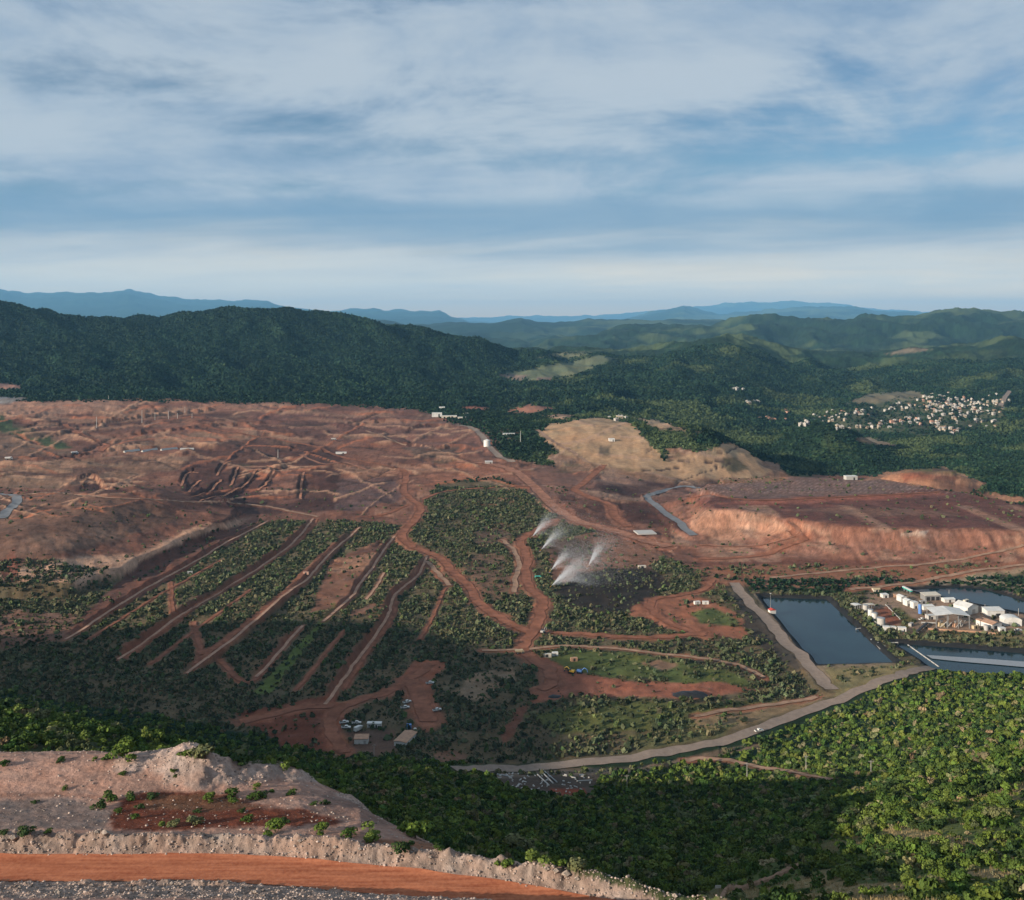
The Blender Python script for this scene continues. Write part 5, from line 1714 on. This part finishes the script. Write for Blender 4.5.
# retaining edge in front of the plant
pts = [place(q, rr_) for q, rr_ in ((928, 629.5), (950, 631), (975, 632.5), (998, 634.5))]
mb = MB()
for a, b_ in zip(pts[:-1], pts[1:]):
    d = b_ - a
    mb.box(tuple((a + b_) / 2 + Vector((0, 0, 0.5))), (d.length - 0.05, 0.5, 1.6), math.atan2(d.y, d.x))
tag(mb.build("retaining_wall", MT['tanroof']), "low rusty retaining wall along the front of the plant yard", "wall")
for n_, (px_, rw_, rz, lab) in enumerate(((922, 620, .4, "white pickup parked in the plant yard beside the round cabin"), (940, 611, 1.2, "white pickup parked behind the tall canopy"), (980, 625, .2, "white pickup parked between the canopy and the tan roofed shed"), (1018, 631, .1, "white pickup parked at the front corner of the rounded warehouse"))):
    YARD.append((px_, rw_, rz, lab))
for n_, (px_, rw_, w_, mt, lab) in enumerate(((897, 597, 6, 'tanroof', "rusty container beside the small white control room"), (923, 603.5, 6, 'greywall', "grey container in front of the grey workshop"), (975, 628.5, 5, 'ochre', "ochre container right of the tall canopy"), (966, 602.5, 6, 'cream', "cream container beside the white storage tent"), (911, 626, 5, 'greywall', "grey container on the bare slope of the plant"))):
    t = thing("container", lab, "container", place(px_, rw_), 0.2 * n_)
    MB().box((0, 0, 1.3), (w_, 2.5, 2.6)).build("box", MT[mt], t)
    MB().box((0, -1.27, 1.25), (w_ * .3, .06, 2.1)).build("door", MT['dark'], t)
for n_, (x0, y0, x1, y1, lab) in enumerate(((868, 618, 884, 629, "long grey pipe rack in front of the tank row"), (922, 624, 936, 624.5, "grey pipe rack leading to the tall canopy"), (886, 606, 900, 620, "pale pipe running down the bare slope above the tanks"))):
    a, b_ = place(x0, y0, .6), place(x1, y1, .6)
    t = thing("pipe_rack", lab, "pipe rack", a)
    for k in range(3):
        MB().tube((0, k * .7, .5), b_ - a + Vector((0, k * .7, .5)), .28, .28, 7).build("pipe", MT['pole'], t)
    for k in range(5):
        MB().box(tuple((b_ - a) * (k / 4) + Vector((0, .7, -.1))), (.25, 2.4, .8)).build("support", GM, t)
# pump pontoon, jetty, boom and floating cover on the ponds
zl_ = pond_world['long'][1] - POND['long'][1] * 0.42
zw_ = pond_world['lower'][1] - POND['lower'][1] * 0.42


def at_z(px, rw, z):
    y = -z * F / (rw - H0)
    return Vector(((px - CX) / F * y, y, ZC + z))


q = [at_z(871.5, 641, zl_), at_z(876, 639.5, zl_), at_z(885, 648, zl_), at_z(880, 650, zl_)]
t = thing("pontoon", "grey floating pontoon at the edge of the long pond", "pontoon", sum(q, Vector()) / 4)
c = t.location
mb = MB()
mb.add([p_ - c + Vector((0, 0, .1)) for p_ in q] + [p_ - c + Vector((0, 0, .8)) for p_ in q], [(0, 1, 2, 3), (4, 5, 6, 7), (0, 1, 5, 4), (1, 2, 6, 5), (2, 3, 7, 6), (3, 0, 4, 7)])
mb.build("deck", MT['pole'], t)
for k in range(3):
    MB().box(tuple((q[0] * (2 - k) + q[2] * k) / 2 - c + Vector((0, 0, 1.3))), (1.0, 1.0, 0.9), 0.5).build("pump", GM, t)
for n_, ((x0, y0), (x1, y1), lab) in enumerate((((856, 629), (866, 627.5), "short grey jetty reaching into the long pond"), ((882, 643), (898, 642.5), "thin pale walkway crossing the bank between the ponds"))):
    a, b_ = at_z(x0, y0, zl_ + 1.2), at_z(x1, y1, zl_ + 1.2)
    t = thing("walkway", lab, "walkway", a)
    MB().tube((0, 0, 0), b_ - a, 0.45, 0.45, 6).build("deck", MT['pole'], t)
    for k in range(3):
        MB().tube((b_ - a) * (k / 2) + Vector((0, 0, -3)), (b_ - a) * (k / 2) + Vector((0, 0, -.3)), 0.15).build("leg", GM, t)
mb = MB()
bp_ = [at_z(908 + k * 3.9, 645 + k * 2.75, zw_ + .15) for k in range(9)]
for a, b_ in zip(bp_[:-1], bp_[1:]):
    mb.tube(a, a + (b_ - a) * 0.86, 0.45, 0.45, 7)
tag(mb.build("floating_boom", MT['pole']), "pale floating boom slanting across the lower pond", "boom")
top = [(926, 655), (960, 657), (990, 659), (1030, 662), (1120, 668)]
bot = [(932, 658.5), (960, 661.5), (990, 664), (1030, 667.5), (1120, 674)]
vs = [at_z(*q_, zw_ + .1) for q_ in top] + [at_z(*q_, zw_ + .1) for q_ in bot] + [at_z(*q_, zw_ + .5) for q_ in top] + [at_z(*q_, zw_ + .5) for q_ in bot]
fs = []
for k in range(4):
    fs += [(10 + k, 11 + k, 16 + k, 15 + k), (k, 1 + k, 6 + k, 5 + k), (k, k + 1, 11 + k, 10 + k), (5 + k, 6 + k, 16 + k, 15 + k)]
fs += [(0, 5, 15, 10), (4, 9, 19, 14)]
tag(MB().add(vs, fs).build("floating_cover", MT['grey_metal']), "long whitish floating sheet lying on the lower pond", "pond cover")
# red roofed pump house and its mast on the pond bank
loc = place(772, 613, -.1)
t = thing("pump_station", "white pump station with red roof on the bank of the long pond", "pump station", loc, 0.2)
MB().box((0, 0, 1.5), (5.4, 4.2, 3.0)).build("wall", W_, t)
MB().prism([(-3, 3.02), (3, 3.02), (0, 4.2)], -2.4, 2.4).build("roof", MT['redpaint'], t)
loc = place(770.5, 611, 0)
t = thing("lamp_mast", "thin mast standing behind the red roofed pump station", "mast", loc)
MB().tube((0, 0, 0), (0, 0, 15), 0.22, 0.1).build("pole", GM, t)
MB().box((0, 0, 15.1), (1.4, .5, .3)).build("lamp_head", W_, t)


# ------------------------------------------------------------------ poles
def pole(px, rw, h, label, cat="utility pole", name="utility_pole", arm=True, r0=0.16, mat='pole', group=None):
    loc = place(px, rw, -0.2)
    t = thing(name, label, cat, loc, random.uniform(-.4, .4), group)
    MB().tube((0, 0, 0), (0, 0, h), r0, r0 * .65).build("pole", MT[mat], t)
    if arm:
        MB().box((0, 0, h - .7), (2.2, .16, .16)).build("crossarm", MT['wood'], t)
        for s in (-.95, 0.95):
            MB().tube((s, 0, h - .61), (s, 0, h - .3), .06, .05, 6).build("insulator", MT['white'], t)
    return t


pole(374, 757, 7.5, "pale utility pole in the trees below the dark yard")
pole(34, 704, 6.5, "grey utility pole rising behind the ridge at the valley edge")
pole(747, 778, 8.5, "pale utility pole by the soil track, nearest of three on the woodland edge")
pole(806, 770, 8.0, "thin utility pole in front of dense trees, middle of three on the woodland edge")
pole(871, 778, 8.5, "utility pole farthest up the woodland edge before the bright hillside")
pole(627, 792, 9.0, "tall thin utility pole in the shaded woodland below the gravel road")
pole(1018.5, 620, 10, "tall pale light mast behind the rounded warehouse", "light mast", "light_mast", False, .22)
pole(985, 612, 7, "short light mast between the storage tent and white warehouse", "light mast", "light_mast", False, .2)
pole(949, 596, 6, "thin light mast on the edge of the upper pond", "light mast", "light_mast", False, .2)
for n_, (px_, rw_, h_, lab) in enumerate(((96.5, 428, 22, "tall pylon alone on the dark plateau"), (142, 423, 26, "tallest pale pylon at the head of the plateau row"), (155, 420, 16, "pylon beside the pale spoil cones"), (168.5, 419, 18, "white pylon in the middle of the plateau row"),
                                           (177.5, 418.5, 12, "short pylon near the white one"), (185, 413, 14, "pylon standing on the upper terrace edge"), (192, 418, 10, "last short pylon of the plateau row"), (108.5, 399, 9, "small mast on the plateau rim against the forest"), (278, 458, 14, "pylon among the dark maroon dump benches"), (520.5, 443, 22, "pale pylon in the green gully beside the tan hill"))):
    pole(px_, rw_, h_, lab, "pylon", "pylon", True, .55)

# ------------------------------------------------------------------ vehicles
def wheels(t, xs, ys, r0, w):
    for x in xs:
        for y in ys:
            wl = MB().tube((x, y - w / 2, r0), (x, y + w / 2, r0), r0, r0, 12).build("wheel", MT['rubber'], t)
            MB().tube((x, y - w / 2 - .02, r0), (x, y + w / 2 + .02, r0), r0 * .5, r0 * .5, 10).build("rim", GM, wl)


def pickup(label, loc, rz, mat='white', group=None, scale=1.0):
    t = thing("pickup_truck", label, "pickup truck", loc, rz, group)
    MB().prism([(-2.6, .5), (2.55, .5), (2.65, .75), (2.6, 1.02), (1.25, 1.12), (-.35, 1.12), (-2.6, 1.12)], -.9, .9).build("body", MT[mat], t)
    MB().prism([(-.75, 1.13), (1.35, 1.13), (.75, 1.72), (-.6, 1.74)], -.78, .78).build("cab", MT[mat], t)
    for s in (-1, 1):
        MB().prism([(-.5, 1.2), (1.05, 1.2), (.66, 1.62), (-.45, 1.64)], s * .79 - .012, s * .79 + .012).build("window", MT['glass'], t)
    MB().box((-1.6, 0, 1.135), (1.7, 1.5, .02)).build("bed", MT['dark'], t)
    wheels(t, (-1.6, 1.65), (-.82, .82), .4, .28)
    t.scale = (scale,) * 3
    return t


PK = [(344, 723.5, 0.35, "white pickup parked farthest up the yard, behind the other white cars"), (356.5, 724, 0.1, "low white pickup parked beside the box truck"), (346, 728.5, 0.0, "white pickup parked nearest the red road bend"),
      (407, 703, 0.6, "white pickup parked uphill beside the red spur"), (405, 708.5, 0.15, "white pickup parked below another at the red spur"), (437, 711, 0.5, "white pickup parked right of the red spur among scrub"), (759, 732.5, 0.35, "white pickup driving along the gravel haul road"), (430, 684, 0.2, "small white pickup at the edge of the red clearing")]
for (px_, rw_, rz, lab) in PK + YARD:
    pickup(lab, place(px_, rw_, 0.1 if px_ != 759 else .5), rz, scale=1.1)
loc = place(358.5, 730.5)
t = thing("box_truck", "white box truck parked between the pickups and the office", "truck", loc, 0.9)
MB().box((-.9, 0, 1.75), (4.4, 2.2, 2.3)).build("cargo_box", W_, t)
MB().prism([(1.4, .5), (3.3, .5), (3.3, 1.5), (2.8, 2.4), (1.4, 2.4)], -1, 1).build("cab", W_, t)
MB().box((2.98, 0, 1.9), (0.3, 1.7, .7)).build("windscreen", MT['glass'], t)
wheels(t, (-2.2, 2.3), (-.95, .95), .5, .35)


def haul_truck(px, rw, rz, label, mat, s=1.0):
    t = thing("dump_truck", label, "dump truck", place(px, rw, 0.3), rz)
    t.scale = (s, s, s)
    MB().prism([(-4, 2.0), (1.2, 1.7), (2.8, 3.3), (2.6, 3.6), (-4.4, 3.3)], -1.7, 1.7).build("dump_bed", MT[mat], t)
    MB().box((2.4, 0, 1.5), (2.6, 2.8, 1.6)).build("hood", MT[mat], t)
    MB().box((2.2, .7, 2.75), (1.4, 1.2, .9)).build("cab", MT['glass'], t)
    MB().box((-.4, 0, 1.2), (6.4, 1.4, .6)).build("chassis", MT['dark'], t)
    wheels(t, (-2.4, 2.3), (-1.4, 1.4), .95, .7)


haul_truck(520, 654, 0.2, "ochre dump truck standing on the red junction", 'ochre', 0.85)
haul_truck(9, 460, 0.2, "white haul truck on the plateau track beside the dark slope", 'white', 1.4)
haul_truck(75, 454.5, 0.6, "white water truck on the track across the plateau", 'white', 1.4)
haul_truck(334, 440.5, 0.1, "grey haul truck farthest off on the red plateau road", 'pole', 1.2)


def excavator(px, rw, rz, label, mat):
    t = thing("excavator", label, "excavator", place(px, rw, 0.2), rz)
    for s in (-1.1, 1.1):
        MB().prism([(-2.0, .1), (1.9, .1), (2.2, .5), (1.9, .95), (-2.0, .95), (-2.3, .5)], s - .3, s + .3).build("track", MT['rubber'], t)
    MB().box((-.5, 0, 1.8), (3.4, 2.5, 1.3)).build("house", MT[mat], t)
    MB().box((.6, .75, 2.75), (1.3, 1.0, .95)).build("cab", MT['glass'], t)
    mb = MB().tube((1.0, -.2, 1.9), (3.2, -.2, 4.2), .3, .25).tube((3.2, -.2, 4.2), (5.2, -.2, 3.2), .25, .2)
    mb.build("boom", MT[mat], t)
    MB().tube((5.2, -.2, 3.2), (5.5, -.2, 1.4), .2, .15).build("stick", MT[mat], t)
    MB().box((5.4, -.2, 1.0), (.9, 1.0, .8)).build("bucket", MT['dark'], t)


excavator(571.5, 673.5, 2.7, "yellow excavator working at the edge of the red clearing", 'yellow')
excavator(580, 673.5, -0.3, "blue excavator beside the yellow one on the red clearing", 'blue')
excavator(543, 633.5, 1.0, "dark machine on the red road above the junction", 'greywall')
for n_, (px_, rw_, w_, mt, lab) in enumerate(((547, 657, 6.5, 'cream', "cream shipping container on the grass beside the junction"), (555, 655.5, 4.5, 'white', "short white container behind the cream one"), (574, 661, 5, 'tanroof', "rusty container on the green lawn"), (697, 604, 5.5, 'white', "white container at the red loop, nearer the trees"), (705.5, 604, 5.5, 'white', "white container at the red loop, nearer the pond"),
                                               (538, 578.5, 6.0, 'turq', "turquoise container beside the red road near the sprays"), (642, 568, 8, 'cream', "pale pump cabin at the end of the sprayed slope"), (190, 574, 5, 'pole', "pale container on the old bench track"), (306, 574.5, 5.5, 'pinkwall', "salmon container standing on the wide bench track"), (409, 728.5, 3.0, 'blue', "small blue container behind the long shed"))):
    t = thing("container", lab, "container", place(px_, rw_), 0.1 * (n_ % 4))
    MB().box((0, 0, 1.3), (w_, 2.5, 2.6)).build("box", MT[mt], t)
    MB().box((0, -1.27, 1.25), (w_ * .3, .06, 2.1)).build("door", MT['dark'] if mt != 'white' else MT['greywall'], t)
loc = place(415, 731)
t = thing("water_tank", "small white water tank behind the long shed", "tank", loc)
MB().tube((0, 0, 0), (0, 0, 1.7), .95, .95, 14).build("shell", W_, t)
MB().tube((0, 0, 1.71), (0, 0, 2.0), .9, .25, 14).build("lid", W_, t)
# dark covered piles and the grey slab at the road end
for (px_, rw_, w_, d_, h_, lab) in ((690, 695, 24, 10, 3.0, "long black covered stockpile on the red clearing"), (555, 697, 11, 6, 1.6, "small black covered stockpile at the clearing edge"), (630, 698, 7, 5, 1.2, "little black heap beside the scrub of the clearing")):
    loc = place(px_, rw_)
    n1_, n2_ = 26, 12
    gx, gy = np.meshgrid(np.linspace(-1, 1, n1_), np.linspace(-1, 1, n2_), indexing='ij')
    e = np.clip(1 - np.abs(gx) ** 2.4 - np.abs(gy) ** 2.2, 0, 1) ** .7 * (0.6 + .7 * fbm(gx * 3 + px_, gy * 2, 3, 9))
    v = np.stack([gx * w_ / 2, gy * d_ / 2, e * h_ - 0.3], -1).reshape(-1, 3)
    ii = np.arange(n1_ * n2_).reshape(n1_, n2_)
    f = np.stack([ii[:-1, :-1], ii[1:, :-1], ii[1:, 1:], ii[:-1, 1:]], -1).reshape(-1, 4)
    o = link("covered_stockpile", np_mesh("covered_stockpile", v, f, None, True), MT['tarp'])
    o.location = loc
    tag(o, lab, "stockpile")
t = thing("concrete_slab", "pale grey concrete slab at the end of the haul road", "slab", place(645, 533, .2), 0.15)
MB().box((0, 0, .6), (22, 20, 1.2)).build("slab", MT['pole'], t)
# far white structures
for n_, (px_, rw_, w_, d_, h_, mt, lab) in enumerate(((437, 417, 22, 10, 9, 'white', "white block with twin bays at the far mine offices"), (449, 418, 34, 8, 5, 'cream', "long cream building at the far mine offices"), (462, 419, 18, 8, 4, 'cream', "low cream building at the end of the far mine offices"), (442, 409, 14, 9, 5, 'white', "small white building against the forest above the mine offices"),
                                                       (509, 435, 24, 8, 3, 'pole', "pale low building in the green gully"), (489, 464, 12, 8, 4, 'greywall', "grey building at the end of the far haul road"), (612, 441.5, 10, 7, 5, 'white', "white cabin on top of the tan hill"), (341, 454, 18, 5, 3, 'white', "long white cabin beside the red plateau road"), (852, 480, 16, 9, 5, 'pole', "pale shed at the back of the flat pad"),
                                                       (609, 418, 10, 7, 4, 'cream', "cream hut above the tan hill"), (466, 415, 12, 7, 4, 'white', "white hut among trees near the red bank"))):
    building("mine_building", px_, rw_, w_, d_, h_, 0.1, 'flat', MT[mt], MT['white'], lab, "building", None, [("door", w_ * .2, w_ * .14, 0, h_ * .7, 'dark')])
t = thing("storage_tank", "white tank beside the far grey haul road", "tank", place(487, 446.5))
MB().tube((0, 0, 0), (0, 0, 11), 6, 6, 20).build("shell", W_, t)
MB().tube((0, 0, 11.02), (0, 0, 13), 6.1, .5, 20).build("lid", W_, t)
for n_, (x0, y0, x1, y1, lab) in enumerate(((124, 452.5, 139, 450.5, "first pale covered windrow along the plateau track"), (142, 452, 157, 449.5, "second pale covered windrow along the plateau track"), (161, 450.5, 177, 448.8, "longest pale covered windrow along the plateau track"), (180, 449.8, 194, 449.6, "last pale covered windrow before the maroon dump"))):
    a, b_ = place(x0, y0), place(x1, y1)
    d = b_ - a
    nrm = Vector((-d.y, d.x, 0)).normalized() * 3.0
    v = [a - nrm, a + nrm, b_ + nrm, b_ - nrm, a + Vector((0, 0, 3.2)), b_ + Vector((0, 0, 3.2))]
    o = MB().add(v, [(0, 1, 4), (2, 3, 5), (1, 2, 5, 4), (3, 0, 4, 5), (0, 3, 2, 1)]).build("covered_windrow", MT['pole'])
    tag(o, lab, "windrow")

# signboard and stone edging at the bottom of the picture
loc = place(718, 893, -.1)
t = thing("signboard", "small white signboard on a post above the wooded slope", "sign", loc, 0.1)
MB().tube((0, 0, 0), (0, 0, 1.75), .05).build("post", MT['pole'], t)
MB().box((0, -.08, 1.55), (1.35, .06, .62)).build("board", W_, t)
ln = smooth_line(wpts([(700, 902), (722, 896), (745, 889), (765, 882), (785, 873), (800, 866)]), 8)
n = len(ln)
vs, fs = [], []
for k in range(n):
    tv = Vector(ln[min(k + 1, n - 1)] - ln[max(k - 1, 0)]).normalized()
    nx_, ny_ = -tv.y, tv.x
    for o_, zz_ in ((-1.1, -.3), (-.6, .55), (0, .85 + .25 * random.random()), (.5, .5), (1.0, -.3)):
        j_ = random.uniform(-.12, .12)
        x, y = ln[k][0] + nx_ * (o_ + j_), ln[k][1] + ny_ * (o_ + j_)
        vs.append((x, y, ZC + float(ground_z(x, y)) + zz_ + j_))
for k in range(n - 1):
    for q in range(4):
        fs.append((k * 5 + q, k * 5 + q + 1, k * 5 + q + 6, k * 5 + q + 5))
tag(MB().add(vs, fs).build("earth_bank", plain("dry_earth", (0.27, 0.17, 0.115), .95, .3, 1.2, spec=.1, bump=.5)), "low bare earth bank climbing the near hillside beside the signboard", "earth bank")

# scrap yard in the shaded wood: pipes and sheets
for n_, (x0, y0, x1, y1, mt, lab) in enumerate(((540, 771, 553, 784, 'pole', "long pale pipe lying in the scrap yard, nearest the road"), (543, 771, 557, 783, 'grey_metal', "long grey pipe lying in the scrap yard"), (537, 775, 549, 786, 'pole', "pale pipe lying lowest in the scrap yard"), (497, 775, 509, 777, 'grey_metal', "short grey pipe among scrap at the yard edge"), (577, 782, 592, 781, 'pole', "pale beam lying across the yard end"))):
    a, b_ = place(x0, y0, .5), place(x1, y1, .5)
    tag(MB().tube(a, b_, .34, .34, 8).build("scrap_pipe", MT[mt]), lab, "pipe")
mb = MB()
for k in range(90):
    x, y = V.at(random.uniform(492, 592), random.uniform(774, 794))
    mb.box((x, y, ZC + float(ground_z(x, y)) + .2), (random.uniform(.4, 2.4), random.uniform(.3, .8), random.uniform(.2, .8)), random.uniform(0, 3))
o = mb.build("scrap_metal", MT['pole'])
o["kind"] = "stuff"
o["label"] = "scattered scrap metal in the shaded yard"

# ------------------------------------------------------------------ water cannons and their spray
SPR = [(531, 539, 22, 20, "spray from the topmost cannon beside the red road"), (540, 552, 24, 20, "second spray, just below the topmost one"), (549.5, 573, 22, 19, "middle spray above the big one"), (587, 568.5, 16, 22, "upright spray farthest from the red road"), (550, 588.5, 44, 28, "largest spray, falling across the dark wet slope")]
for n_, (px_, rw_, rng_px, hgt_px, lab) in enumerate(SPR):
    loc = place(px_, rw_)
    m_px = F / loc.y
    t = thing("water_cannon", "water cannon feeding the " + lab.split(",")[0].replace("spray from the topmost cannon", "topmost spray"), "water cannon", loc)
    MB().box((0, 0, .35), (2.0, 1.6, .7)).build("base", MT['grey_metal'], t)
    MB().tube((0, 0, .7), (0, 0, 1.5), .2).build("riser", MT['redpaint'], t)
    MB().tube((0, 0, 1.5), (1.5, .3, 2.7), .16, .09).build("nozzle", MT['yellow'], t)
    rr = np.random.default_rng(60 + n_)
    big_ = n_ == 4
    N_ = 42000 if big_ else 13000
    R_, Hh = rng_px / m_px, hgt_px / m_px
    tt = np.clip(rr.gamma(1.9, 0.36, N_), 0.0, 2.6)
    fall = np.where(rr.random(N_) < (.55 if big_ else .25), rr.random(N_), 0.0)
    spr = np.clip(tt, 0, 1.4) ** 1.15
    ax = rr.normal(0, 1, N_) * 0.25 * spr ** 1.2
    x = 1.5 + R_ * tt + Hh * ax * 0.75 + R_ * .35 * fall * rr.random(N_)
    z = 2.7 + Hh * (1.35 * tt - 0.36 * tt ** 2) - R_ * ax * 0.75
    z = z - fall * np.clip(z, 0, None) * np.clip(tt * 1.6, 0, 1)
    y = .3 + 0.30 * R_ * tt + rr.normal(0, 1, N_) * (.1 + .16 * R_ * spr)
    zg = ground_z(loc.x + x, loc.y + y) + ZC - loc.z
    z = np.maximum(z, zg + 0.2)
    s = rr.uniform(.035, .085, N_) * np.where(tt > .8, .85, 1) * np.where(fall > 0, .8, 1)
    dx_, dz_ = R_ * np.ones(N_), Hh * (1.35 - .84 * tt) - 60 * fall * tt
    q = np.sqrt(dx_ ** 2 + dz_ ** 2)
    dx_, dz_ = dx_ / q, dz_ / q
    el = s * rr.uniform(1.5, 5, N_)
    c = np.stack([x, y, z], 1)
    a = np.stack([dx_ * el, 0 * el, dz_ * el], 1)
    b_ = np.stack([-dz_ * s, rr.uniform(-.5, .5, N_) * s, dx_ * s], 1)
    v = np.stack([c - a, c + b_, c + a, c - b_], 1).reshape(-1, 3)
    o = link("water_spray", np_mesh("water_spray", v, np.arange(len(v)).reshape(-1, 4)), M_SPRAY)
    o.location = loc
    tag(o, "white " + lab, "water spray")

# ------------------------------------------------------------------ the town beyond the valley, and hamlets
MT['town_white'] = plain('lime_washed_wall', (0.40, 0.37, 0.33), 0.8, 0.2, 0.02)
MT['town_cream'] = plain('dusty_cream_wall', (0.33, 0.27, 0.20), 0.8, 0.2, 0.02)
MT['town_roof'] = plain('dusty_tile_roof', (0.25, 0.15, 0.105), 0.8, 0.2, 0.02)
TOWN = {'white': 'town_white', 'cream': 'town_cream', 'ochre': 'town_cream', 'tanroof': 'town_roof', 'pole': 'greywall'}
HV = []
for k, (wm, rm) in enumerate((('white', 'white'), ('white', 'tanroof'), ('cream', 'greywall'), ('cream', 'brownroof'), ('pinkwall', 'brownroof'), ('ochre', 'white'), ('greywall', 'pole'), ('white', 'greywall'))):
    w_, d_, h_ = (9, 8, 3.6) if k % 2 else (8, 10, 6.2)
    mb = MB()
    mb.box((0, 0, h_ / 2 - .5), (w_, d_, h_ + 1))
    nf = len(mb.f)
    if k in (1, 3, 4, 7):
        mb.prism([(-w_ / 2 - .4, h_ + .02), (w_ / 2 + .4, h_ + .02), (0, h_ + 1.6)], -d_ / 2 - .4, d_ / 2 + .4)
    else:
        mb.box((0, 0, h_ + .2), (w_ + .4, d_ + .4, .36))
        mb.box((w_ * .2, d_ * .2, h_ + 1.0), (w_ * .4, d_ * .35, 1.2))
    nr_ = len(mb.f)
    for ox in (-.28, .05, .3):
        mb.box((w_ * ox, -d_ / 2 - .05, h_ * .45), (1.3, .14, h_ * .5))
    me = bpy.data.meshes.new("house")
    me.from_pydata(mb.v, [], mb.f)
    for mm_ in (TOWN.get(wm, wm), TOWN.get(rm, rm), 'dark'):
        me.materials.append(MT[mm_])
    me.polygons.foreach_set("material_index", [0 if q < nf else (1 if q < nr_ else 2) for q in range(len(mb.f))])
    me.update()
    import bmesh
    bm = bmesh.new()
    bm.from_mesh(me)
    bmesh.ops.recalc_face_normals(bm, faces=bm.faces)
    bm.to_mesh(me)
    bm.free()
    HV.append((me, ["white two storey", "white gabled", "cream two storey", "cream tile roofed", "salmon two storey gabled", "ochre flat roofed", "grey two storey", "white grey roofed"][k]))
paths = [([(801, 422), (820, 419), (850, 415), (880, 411), (905, 408), (930, 407), (955, 405), (975, 403), (1003, 404)], 2.4, 100), ([(836, 432), (858, 429), (880, 426), (905, 420), (935, 424), (955, 416)], 1.8, 50),
         ([(925, 402), (945, 398), (958, 402), (985, 405), (1004, 405)], 3.5, 60), ([(925, 412), (950, 413), (975, 412), (995, 420)], 5.0, 62), ([(935, 428), (952, 431), (965, 432)], 1.6, 20)]
cnt = 0
for pth, spr, n in paths:
    q = np.array(pth, float)
    seg = np.concatenate([[0], np.cumsum(np.hypot(*np.diff(q, axis=0).T))])
    for s in np.random.default_rng(len(pth) + n).uniform(0, seg[-1], n):
        px_ = np.interp(s, seg, q[:, 0]) + random.gauss(0, 3)
        rw_ = np.interp(s, seg, q[:, 1]) + random.gauss(0, spr * 1.1)
        me, nm = HV[random.choice([0, 0, 0, 1, 1, 2, 2, 3, 4, 5, 6, 7])]
        o = link("house", me)
        o.location = place(px_, rw_)
        o.rotation_euler = (0, 0, random.gauss(0.3, .35))
        sc = random.uniform(.55, .95)
        o.scale = (sc * random.uniform(.9, 1.4), sc, random.uniform(.85, 1.2))
        tag(o, f"{nm} house in the distant valley town", "house", "houses of the distant valley town")
for (cx_, cy_, n, kinds, lab) in ((750, 403, 9, (0, 2, 6), "in the upper hamlet on the green hillside"), (770, 419, 8, (4, 3, 4), "in the lower hamlet near the hill foot"), (737, 390, 4, (0, 6), "on the bare spur high on the hillside"), (785, 412, 2, (4, 3), "alone between the hamlet and the town"), (620, 418, 4, (0, 2), "above the tan quarried hill")):
    for k in range(n):
        me, nm = HV[kinds[k % len(kinds)]]
        o = link("house", me)
        o.location = place(cx_ + random.gauss(0, n * .9), cy_ + random.gauss(0, 1.3))
        o.rotation_euler = (0, 0, random.gauss(0.3, .4))
        sc = random.uniform(.8, 1.2)
        o.scale = (sc * 1.1, sc, sc)
        tag(o, f"{nm} house {lab}", "house", f"houses {lab}")

# ------------------------------------------------------------------ air
zmin, zmax = float(ZZ.min()) + ZC - 1.0, float(max(ZZ.max(), 0)) + ZC + 20
xm = float(np.abs(XX).max()) + 50
y0_, y1_ = -2500.0, float(YS[-1]) + 50
vs = [(-xm, y0_, zmin), (xm, y0_, zmin), (xm, y1_, zmin), (-xm, y1_, zmin), (-xm, y0_, zmax), (xm, y0_, zmax), (xm, y1_, zmax), (-xm, y1_, zmax)]
haze_m = bpy.data.materials.new("haze_air")
haze_m.use_nodes = True
nt = haze_m.node_tree
nt.nodes.clear()
out = nt.nodes.new("ShaderNodeOutputMaterial")
pv = nt.nodes.new("ShaderNodeVolumePrincipled")
pv.inputs["Color"].default_value = (0.26, 0.62, 1.0, 1)
pv.inputs["Density"].default_value = 2.4e-5
pv.inputs["Anisotropy"].default_value = 0.0
nt.links.new(pv.outputs[0], out.inputs["Volume"])
haze = MB().add(vs, [(3, 2, 1, 0), (4, 5, 6, 7), (0, 1, 5, 4), (1, 2, 6, 5), (2, 3, 7, 6), (3, 0, 4, 7)]).build("haze", haze_m)
haze["kind"] = "stuff"
